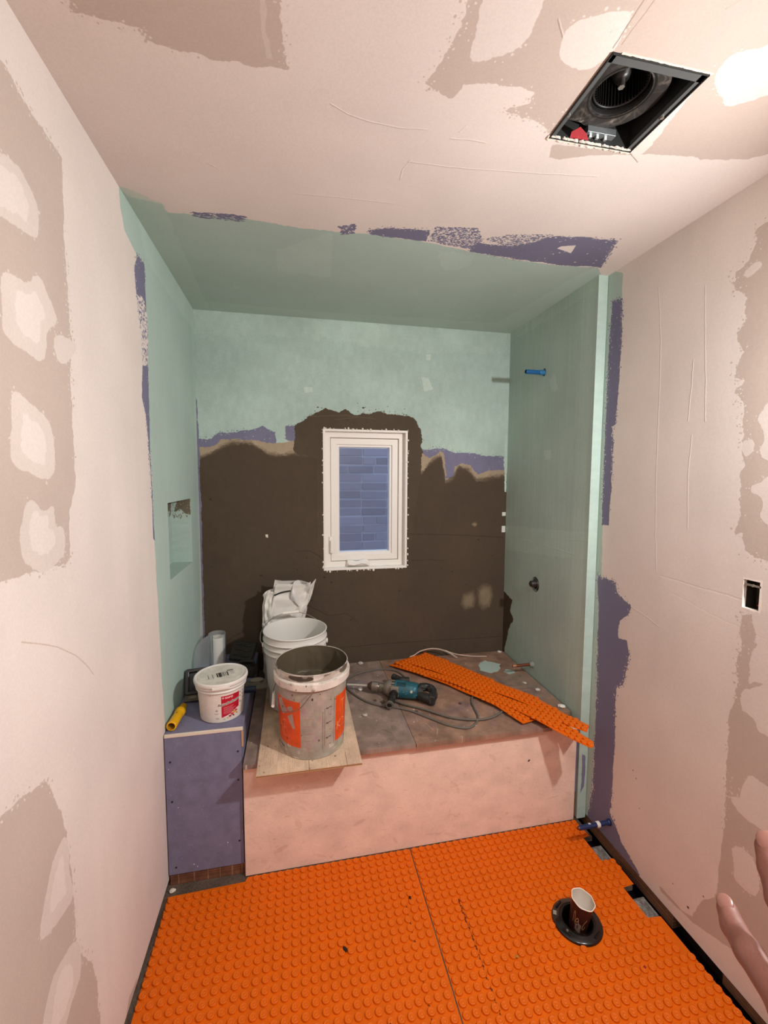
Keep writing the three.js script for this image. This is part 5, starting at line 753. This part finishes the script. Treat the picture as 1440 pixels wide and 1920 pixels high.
// ---------- pipes and valve on the shower side wall ----------
{
  const blue = phys({ color: '#1a5a94', roughness: 0.28, clearcoat: 0.3 });
  const p = thing('shower_pipe', 'bright blue capped pipe stub high on the green side wall', 'pipe', [W, 2.127, 0.372]);
  part('pipe', latheX([[0.0095, -0.104], [0.0115, -0.102], [0.0115, 0.03], [0.0, 0.03]]).translate(0, 0, 0), blue, p); part('open_end', latheX([[0.0, -0.098], [0.0094, -0.098], [0.0096, -0.1039]]), std('#0a1c30', 0.6), p); part('film_wrap', latheX([[0.0116, -0.026], [0.0128, -0.022], [0.0132, 0.0], [0.0132, 0.006]]), phys({ color: '#3f86bd', roughness: 0.2, transmission: 0.3, thickness: 0 }), p);
  const v = thing('shower_valve', 'dark mixer valve body in a round hole of the green side wall', 'valve', [W, 1.012, 0.352]); const dk = std('#1d1816', 0.4, { metalness: 0.4 });
  part('body', latheX([[0.0, -0.002], [0.021, -0.003], [0.024, 0.0], [0.026, 0.012], [0.033, 0.016], [0.033, 0.044]]).translate(0, 0, 0.004), dk, v); part('cartridge', latheX([[0, -0.034], [0.012, -0.034], [0.0175, -0.028], [0.0185, 0.0]]).translate(0, 0.006, 0.006), std('#2a211e', 0.45), v); part('seal_ring', new THREE.TorusGeometry(0.025, 0.0022, 8, 32).rotateY(Math.PI / 2).translate(0.0, 0.003, 0.004), std('#6f6a64', 0.35, { metalness: 0.6 }), v); part('screw', rod([0.0, -0.028, 0.006], [-0.004, -0.028, 0.006], 0.004), std('#c9c4bc', 0.3, { metalness: 0.9 }), v); part('clip', box(-0.003, 0.004, -0.03, -0.008, -0.024, -0.017, 0.001).rotateX(0.4), std('#8f8a84', 0.35, { metalness: 0.8 }), v);
  const c = thing('copper_stub', 'copper pipe stub just above the bench on the green side wall', 'pipe', [W, 0.565, 0.349]); part('pipe', latheX([[0.0062, -0.112], [0.0075, -0.111], [0.0075, 0.03], [0.0, 0.03]]), std('#8f5138', 0.4, { metalness: 0.75 }), c); part('solder_cap', latheX([[0.0, -0.119], [0.006, -0.119], [0.0085, -0.113], [0.0085, -0.098]]), std('#a87a5c', 0.5, { metalness: 0.5 }), c); part('wall_flange', latheX([[0.008, -0.018], [0.012, -0.016], [0.019, -0.003], [0.019, 0.003]]), std('#7d8176', 0.6), c);
  const b = thing('supply_stub', 'dark blue pipe stub with a white ring low on the right wall', 'pipe', [RX, 0.108, 0.921]); const nb = phys({ color: '#1c2c55', roughness: 0.35 });
  const ry = (g) => g.rotateZ(0.02); part('pipe', ry(latheX([[0.0085, -0.150], [0.0095, -0.147], [0.0095, 0.02], [0.0, 0.02]])), nb, b); part('white_ring', ry(latheX([[0.0098, -0.066], [0.0125, -0.064], [0.0125, -0.052], [0.0098, -0.05]])), std('#d8d4cc', 0.5), b, 'white ring'); part('copper_end', ry(latheX([[0, -0.157], [0.0055, -0.157], [0.0075, -0.151], [0.0085, -0.149]])), std('#7a4a34', 0.4, { metalness: 0.7 }), b); part('wall_sleeve', ry(latheX([[0.0098, -0.012], [0.0125, -0.010], [0.0135, -0.0005], [0.0, -0.0002]])), nb, b); part('print_mark', box(-0.105, -0.095, 0.0085, 0.0102, -0.003, 0.004), std('#b9bccb', 0.6), b);
}
// ---------- electrical box in the right wall ----------
{
  const e = thing('switch_box', 'open metal switch box recessed in the right wall', 'electrical box', [RX, 0, 0]); const mt = std('#4d4740', 0.5, { metalness: 0.5 }), { z0, z1, y0, y1 } = EBOX;
  part('box_shell', merge([box(0.06, 0.062, y0 - 0.008, y1 + 0.008, z0 - 0.008, z1 + 0.008), box(0.014, 0.062, y0 - 0.008, y0 - 0.0065, z0 - 0.008, z1 + 0.008), box(0.014, 0.062, y1 + 0.0065, y1 + 0.008, z0 - 0.008, z1 + 0.008), box(0.014, 0.062, y0 - 0.008, y1 + 0.008, z0 - 0.008, z0 - 0.0065), box(0.014, 0.062, y0 - 0.008, y1 + 0.008, z1 + 0.0065, z1 + 0.008)]), mt, e);
  part('mounting_ear', box(0.0, 0.002, y1 - 0.017, y1 - 0.011, z0 + 0.004, z1 + 0.003), std('#a49c90', 0.4, { metalness: 0.7 }), e); part('ear_screw', rod([0.0025, y1 - 0.014, (z0 + z1) / 2 + 0.004], [-0.001, y1 - 0.014, (z0 + z1) / 2 + 0.004], 0.0042), std('#b8b0a4', 0.35, { metalness: 0.8 }), e); part('cable', tube([[0.058, y1 - 0.03, z1 - 0.01], [0.03, y0 + 0.05, z1 - 0.006], [0.018, y0 + 0.03, z1 - 0.014], [0.03, y0 + 0.012, z1 - 0.01]], 0.004, 20, 6), std('#14110f', 0.7), e); part('wire_nut', new THREE.ConeGeometry(0.007, 0.022, 10).rotateX(0.3).translate(0.016, y0 + 0.022, z1 - 0.005), std('#a01f2c', 0.5), e, 'red wire nut');
}
// ---------- exhaust fan in the ceiling ----------
{
  const { x0, x1, z0, z1 } = FAN, e = thing('exhaust_fan', 'uncovered exhaust fan housing in the ceiling', 'fan', [0, H, 0]); const galv = std('#6f7374', 0.45, { metalness: 0.55 }), inn = std('#2b2c2c', 0.6, { metalness: 0.2 }), blk = std('#121110', 0.45);
  const dust = drawn(512, 512, (x, w, h) => { x.fillStyle = '#262320'; x.fillRect(0, 0, w, h); for (let i = 0; i < 200; i++) { x.strokeStyle = `rgba(170,160,150,${rr(0.03, 0.2)})`; x.lineWidth = rr(2, 18); const a = rr(0, w), b = rr(0, h); x.beginPath(); x.moveTo(a, b); x.quadraticCurveTo(a + rr(-60, 60), b + rr(-60, 60), a + rr(-90, 90), b + rr(-90, 90)); x.stroke(); } grainPass(x, w, h, 0.3, 0.8, 0.5, 0.015); });
  const hz = 0.17; const walls = part('housing', merge([box(x0 + 0.0005, x0 + 0.0025, -0.004, hz, z0, z1), box(x1 - 0.0025, x1 - 0.0005, -0.004, hz, z0, z1), box(x0, x1, -0.004, hz, z0 + 0.0005, z0 + 0.0025), box(x0, x1, -0.004, hz, z1 - 0.0025, z1 - 0.0005), box(x0 - 0.008, x1 + 0.008, hz, hz + 0.002, z0 - 0.008, z1 + 0.008)]), inn, e);
  part('flange', merge([box(x0 + 0.002, x0 + 0.014, 0.0, 0.002, z0, z1), box(x1 - 0.014, x1 - 0.002, 0.0, 0.002, z0, z1), box(x0, x1, 0.0, 0.002, z1 - 0.022, z1 - 0.003), box(x0 + 0.002, x0 + 0.004, 0.0, 0.022, z0, z1), box(x1 - 0.004, x1 - 0.002, 0.0, 0.022, z0, z1)]), galv, walls, 'galvanised flange');
  for (const [x, z] of [[x0 + 0.008, 1.46], [x1 - 0.008, 1.50]]) part('flange_screw', rod([x, -0.003, z], [x, 0.0015, z], 0.0042), std('#a39b92', 0.4, { metalness: 0.7 }), walls);
  // scroll plate with the intake mouth
  const cx = 1.245, cz = 1.505, R = 0.064, sp = new THREE.Shape(); sp.absarc(cx, -cz, 0.1, 0, Math.PI * 2, false); { const hole = new THREE.Path(); hole.absarc(cx, -cz, R, 0, Math.PI * 2, true); sp.holes.push(hole); }
  const pg = slab(sp, 0.0025).rotateX(-Math.PI / 2).translate(0, 0.028, 0); worldUV(pg, (x) => x / 0.25, (x, y, z) => z / 0.25); const sc = part('scroll_plate', pg, new THREE.MeshStandardMaterial({ map: dust, roughness: 0.6 }), e, 'dusty black scroll plate');
  { const ol = new THREE.Shape(); [[x0 + 0.006, z0 + 0.026], [cx - 0.02, z0 + 0.022], [cx - 0.062, cz - 0.074], [cx - 0.0985, cz + 0.01], [x0 + 0.006, cz + 0.012]].forEach(([a, b], i) => (i ? ol.lineTo(a, -b) : ol.moveTo(a, -b))); ol.closePath(); const og = slab(ol, 0.003).rotateX(-Math.PI / 2).translate(0, 0.0278, 0); worldUV(og, (x) => x / 0.25, (x, y, z) => z / 0.25); part('scroll_outlet', og, sc.material, sc); }
  part('intake_lip', lathe([[R + 0.012, 0.0], [R + 0.004, -0.002], [R - 0.001, 0.003], [R - 0.002, 0.014]], 56).translate(cx, 0.029, cz), blk, sc);
  const whl = new THREE.Group(); whl.name = 'impeller'; whl.position.set(cx, 0.045, cz); e.add(whl); const bl = []; for (let i = 0; i < 44; i++) bl.push(box(-0.001, 0.001, 0, 0.085, 0.052, 0.063).rotateY((i / 44) * Math.PI * 2)); const bm = part('blades', merge(bl), std('#1d1b19', 0.4), whl); bm.userData.kind = 'stuff'; part('back_disc', lathe([[0.0, 0.084], [0.064, 0.084], [0.064, 0.088], [0, 0.088]], 40), blk, whl); part('hub', lathe([[0, 0.012], [0.016, 0.014], [0.03, 0.05], [0.045, 0.084]], 32), std('#1a1816', 0.4), whl); part('shaft_nut', rod([0, -0.004, 0], [0, 0.014, 0], 0.0075, 0.0075, 6), std('#b9b3ac', 0.25, { metalness: 0.9 }), whl); part('blade_rim', new THREE.TorusGeometry(0.058, 0.003, 6, 48).rotateX(Math.PI / 2), blk, whl);
  part('wiring_plate', box(x0 + 0.095, x1 - 0.06, 0.014, 0.03, z0 + 0.003, z0 + 0.02, 0.001), std('#7f8486', 0.4, { metalness: 0.6 }), e); for (const dx of [0.105, 0.125, 0.148]) part('plate_clip', box(x0 + dx, x0 + dx + 0.008, 0.008, 0.015, z0 + 0.005, z0 + 0.012, 0.001), std('#b8bcbc', 0.35, { metalness: 0.7 }), e);
  { const ts = new THREE.Shape(); [[1.192,1.392],[1.243,1.396],[1.225,1.413],[1.196,1.429],[1.184,1.412]].forEach(([a, b], i) => (i ? ts.lineTo(a, -b) : ts.moveTo(a, -b))); ts.closePath(); part('red_tag', slab(ts, 0.001).rotateX(-Math.PI / 2).translate(0, 0.0045, 0), std('#a8323a', 0.6), e, 'red paper tag'); }
  // torn plaster lip on the edges of the opening
  const lipG = (a0, a1, z, w, h, n) => { const g = new THREE.BoxGeometry(a1 - a0, h, w, n, 2, 4).translate((a0 + a1) / 2, 0, z), p = g.attributes.position; for (let i = 0; i < p.count; i++) { const x = p.getX(i), q = fbm(x * 160, p.getZ(i) * 200 + p.getY(i) * 300, 3) - 0.5; p.setXYZ(i, x, p.getY(i) + q * h * 0.9, p.getZ(i) + (fbm(x * 120 + 50, p.getZ(i) * 90, 3) - 0.5) * w * 0.9); } g.computeVertexNormals(); return g; };
  part('torn_plaster_lip', lipG(x0 - 0.004, x1 + 0.002, z0 - 0.001, 0.011, 0.005, 120), std('#e2d6c8', 0.95), e); part('torn_plaster_lip', lipG(x0 + 0.02, x1 + 0.004, z1 + 0.001, 0.003, 0.002, 90), std('#e2d6c8', 0.95), e);
}
// ---------- swivel work lamp on the right wall, just out of the picture: the room's light ----------
{
  const t = thing('work_lamp', 'small swivel wall lamp on the right wall beside the viewer', 'lamp', [RX, LAMP.y, LAMP.z + 0.03]); const dk = std('#3a3a3c', 0.5);
  part('wall_plate', new THREE.CylinderGeometry(0.04, 0.04, 0.012, 28).rotateZ(Math.PI / 2).translate(-0.006, 0, 0), dk, t);
  const back = LAMP.clone().addScaledVector(LAMP_DIR, -0.03).sub(t.position); part('arm', rod([-0.01, 0, 0], back.toArray(), 0.007), dk, t);
  const q = new THREE.Quaternion().setFromUnitVectors(new THREE.Vector3(0, 0, 1), LAMP_DIR), place = (g, k) => g.applyQuaternion(q).translate(...LAMP.clone().addScaledVector(LAMP_DIR, k).sub(t.position).toArray());
  part('head', place(new RoundedBoxGeometry(0.085, 0.085, 0.026, 3, 0.006), -0.0185), dk, t); part('diffuser', place(new THREE.BoxGeometry(LAMP_SIZE + 0.006, LAMP_SIZE + 0.006, 0.003), -0.0035), std('#ffffff', 0.6, { emissive: LAMP_COLOR, emissiveIntensity: 4 }), t);
  const L = new THREE.RectAreaLight(LAMP_COLOR, LAMP_NITS, LAMP_SIZE, LAMP_SIZE); L.position.copy(LAMP); L.lookAt(LAMP.clone().add(LAMP_DIR)); L.name = 'lamp_light';
  scene.add(L);
}
// ---------- the viewer's hand reaching in at the lower right ----------
{
  const J = {
    index: [[0.8221, 1.2538, 2.1957], [0.8140, 1.2533, 2.2074], [0.8034, 1.2581, 2.2263], [0.7937, 1.2560, 2.2644]],
    middle: [[0.8485, 1.3050, 2.2020], [0.8376, 1.3006, 2.2135], [0.8227, 1.2967, 2.2312], [0.8112, 1.2849, 2.2698]],
    ring: [[0.8745, 1.3088, 2.2153], [0.8628, 1.3030, 2.2267], [0.8465, 1.2991, 2.2431], [0.8252, 1.2919, 2.2782]],
    pinky: [[0.8892, 1.2937, 2.2369], [0.8774, 1.2898, 2.2461], [0.8653, 1.2885, 2.2580], [0.8382, 1.2912, 2.2881]],
    thumb: [[0.7952, 1.2007, 2.2457], [0.7908, 1.2078, 2.2596], [0.7916, 1.2252, 2.2788], [0.7986, 1.2499, 2.2987]],
  };
  const wrist = [0.800, 1.262, 2.345], elbow = [0.775, 1.16, 2.56];
  const rad = { index: [0.0072, 0.0081, 0.0089, 0.0112], middle: [0.0086, 0.0088, 0.0095, 0.0115], ring: [0.0066, 0.0074, 0.0082, 0.0104], pinky: [0.0056, 0.0064, 0.0072, 0.0094], thumb: [0.0078, 0.0088, 0.0098, 0.0125] };
  const caps = []; for (const [k, p] of Object.entries(J)) { for (let i = 0; i < 3; i++) caps.push([p[i], p[i + 1], rad[k][i], rad[k][i + 1], k]); caps.push([p[3], wrist, rad[k][3], 0.0175, 'palm']); }
  caps.push([J.index[3], J.pinky[3], 0.0105, 0.0095, 'palm'], [wrist, elbow, 0.0195, 0.03, 'palm']);
  const field = (px, py, pz) => {
    const best = {};
    for (const [a, b, r0, r1, k] of caps) { const dx = b[0] - a[0], dy = b[1] - a[1], dz = b[2] - a[2], ex = px - a[0], ey = py - a[1], ez = pz - a[2], t = Math.min(1, Math.max(0, (ex * dx + ey * dy + ez * dz) / (dx * dx + dy * dy + dz * dz))), d = Math.hypot(ex - dx * t, ey - dy * t, ez - dz * t) - (r0 + (r1 - r0) * t); const s = k === 'palm' ? 0.012 : 0.003; best[k] = best[k] === undefined ? d : smin(best[k], d, s); }
    let d = best.palm; for (const k of Object.keys(J)) d = smin(d, best[k], 0.006); return d;
  };
  const smin = (a, b, k) => { const h = Math.max(k - Math.abs(a - b), 0) / k; return Math.min(a, b) - h * h * k * 0.25; };
  const chunk = (cx, cy, cz, half, res) => { const mc = new MarchingCubes(res, std('#fff'), false, false, 90000); mc.isolation = 0; mc.reset?.(); for (let k = 0; k < res; k++) for (let j = 0; j < res; j++) for (let i = 0; i < res; i++) mc.field[i + j * res + k * res * res] = -field(cx + ((i - res / 2) / (res / 2)) * half, cy + ((j - res / 2) / (res / 2)) * half, cz + ((k - res / 2) / (res / 2)) * half); mc.update(); const n = mc.count, pos = new Float32Array(mc.positionArray.slice(0, n * 3)), nor = new Float32Array(mc.normalArray.slice(0, n * 3)); for (let i = 0; i < n; i++) { pos[3 * i] = pos[3 * i] * half + cx; pos[3 * i + 1] = pos[3 * i + 1] * half + cy; pos[3 * i + 2] = pos[3 * i + 2] * half + cz; } const g = new THREE.BufferGeometry(); g.setAttribute('position', new THREE.BufferAttribute(pos, 3)); g.setAttribute('normal', new THREE.BufferAttribute(nor, 3)); return g; };
  const g = chunk(0.825, 1.245, 2.275, 0.115, 92);
  { const p = g.attributes.position, nn = new Float32Array(p.count * 3), e = 0.0006; for (let i = 0; i < p.count; i++) { const x = p.getX(i), y = p.getY(i), z = p.getZ(i), v = new THREE.Vector3(field(x + e, y, z) - field(x - e, y, z), field(x, y + e, z) - field(x, y - e, z), field(x, y, z + e) - field(x, y, z - e)).normalize(); nn.set([v.x, v.y, v.z], 3 * i); } g.setAttribute('normal', new THREE.BufferAttribute(nn, 3)); }
  worldUV(g, (x, y, z) => x * 9 + z * 3, (x, y, z) => y * 9 + z * 5);
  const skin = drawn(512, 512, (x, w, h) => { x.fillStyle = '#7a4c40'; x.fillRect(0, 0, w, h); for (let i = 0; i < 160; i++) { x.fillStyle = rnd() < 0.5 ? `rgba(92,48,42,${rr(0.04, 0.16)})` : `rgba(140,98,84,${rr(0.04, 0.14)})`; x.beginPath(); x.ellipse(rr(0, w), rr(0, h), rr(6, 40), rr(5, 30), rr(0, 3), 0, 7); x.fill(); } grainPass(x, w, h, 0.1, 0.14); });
  const t = thing('person', 'bare hand with spread fingers reaching in at the right edge', 'hand', [0, 0, 0]);
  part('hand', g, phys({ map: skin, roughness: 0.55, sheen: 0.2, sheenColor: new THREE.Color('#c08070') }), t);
  // finger nails, on the side towards the viewer
  const cam = new THREE.Vector3(0.4986, 1.586, 2.4451);
  for (const k of ['index', 'middle', 'ring', 'pinky']) { const tip = V3(J[k][0]), d = tip.clone().sub(V3(J[k][1])).normalize(), c = tip.clone().addScaledVector(d, 0.0006), up = cam.clone().sub(c); up.addScaledVector(d, -up.dot(d)).normalize(); const side = up.clone().cross(d).normalize(), r = rad[k][0], ng = new THREE.SphereGeometry(1, 20, 12).scale(r * 0.78, r * 0.3, r * 1.05), m = new THREE.Matrix4().makeBasis(side, up, d).setPosition(c.addScaledVector(up, r * 0.8)); ng.applyMatrix4(m); part('nail', ng, phys({ color: '#8c5e52', roughness: 0.3 }), t); }
}
// ---------- unseen flush ceiling light behind the viewer, added for soft fill ----------
{
  const t = thing('ceiling_fill_light', 'unseen square ceiling light behind the viewer, added for soft fill', 'lamp', [PANEL.x, H, PANEL.z]), k = PANEL.size / 2;
  part('frame', merge([box(-k - 0.02, k + 0.02, -0.025, -0.0005, -k - 0.02, -k), box(-k - 0.02, k + 0.02, -0.025, -0.0005, k, k + 0.02), box(-k - 0.02, -k, -0.025, -0.0005, -k, k), box(k, k + 0.02, -0.025, -0.0005, -k, k)]), std('#e6e2dc', 0.5), t);
  part('diffuser', box(-k, k, -0.02, -0.001, -k, k), std('#ffffff', 0.6, { emissive: LAMP_COLOR, emissiveIntensity: 3 }), t);
  const L = new THREE.RectAreaLight(LAMP_COLOR, PANEL.nits, PANEL.size, PANEL.size); L.position.set(PANEL.x, H - 0.022, PANEL.z); L.lookAt(PANEL.x, 0, PANEL.z + 0.0001); L.name = 'panel_light'; scene.add(L);
}
renderer.render(scene, camera);
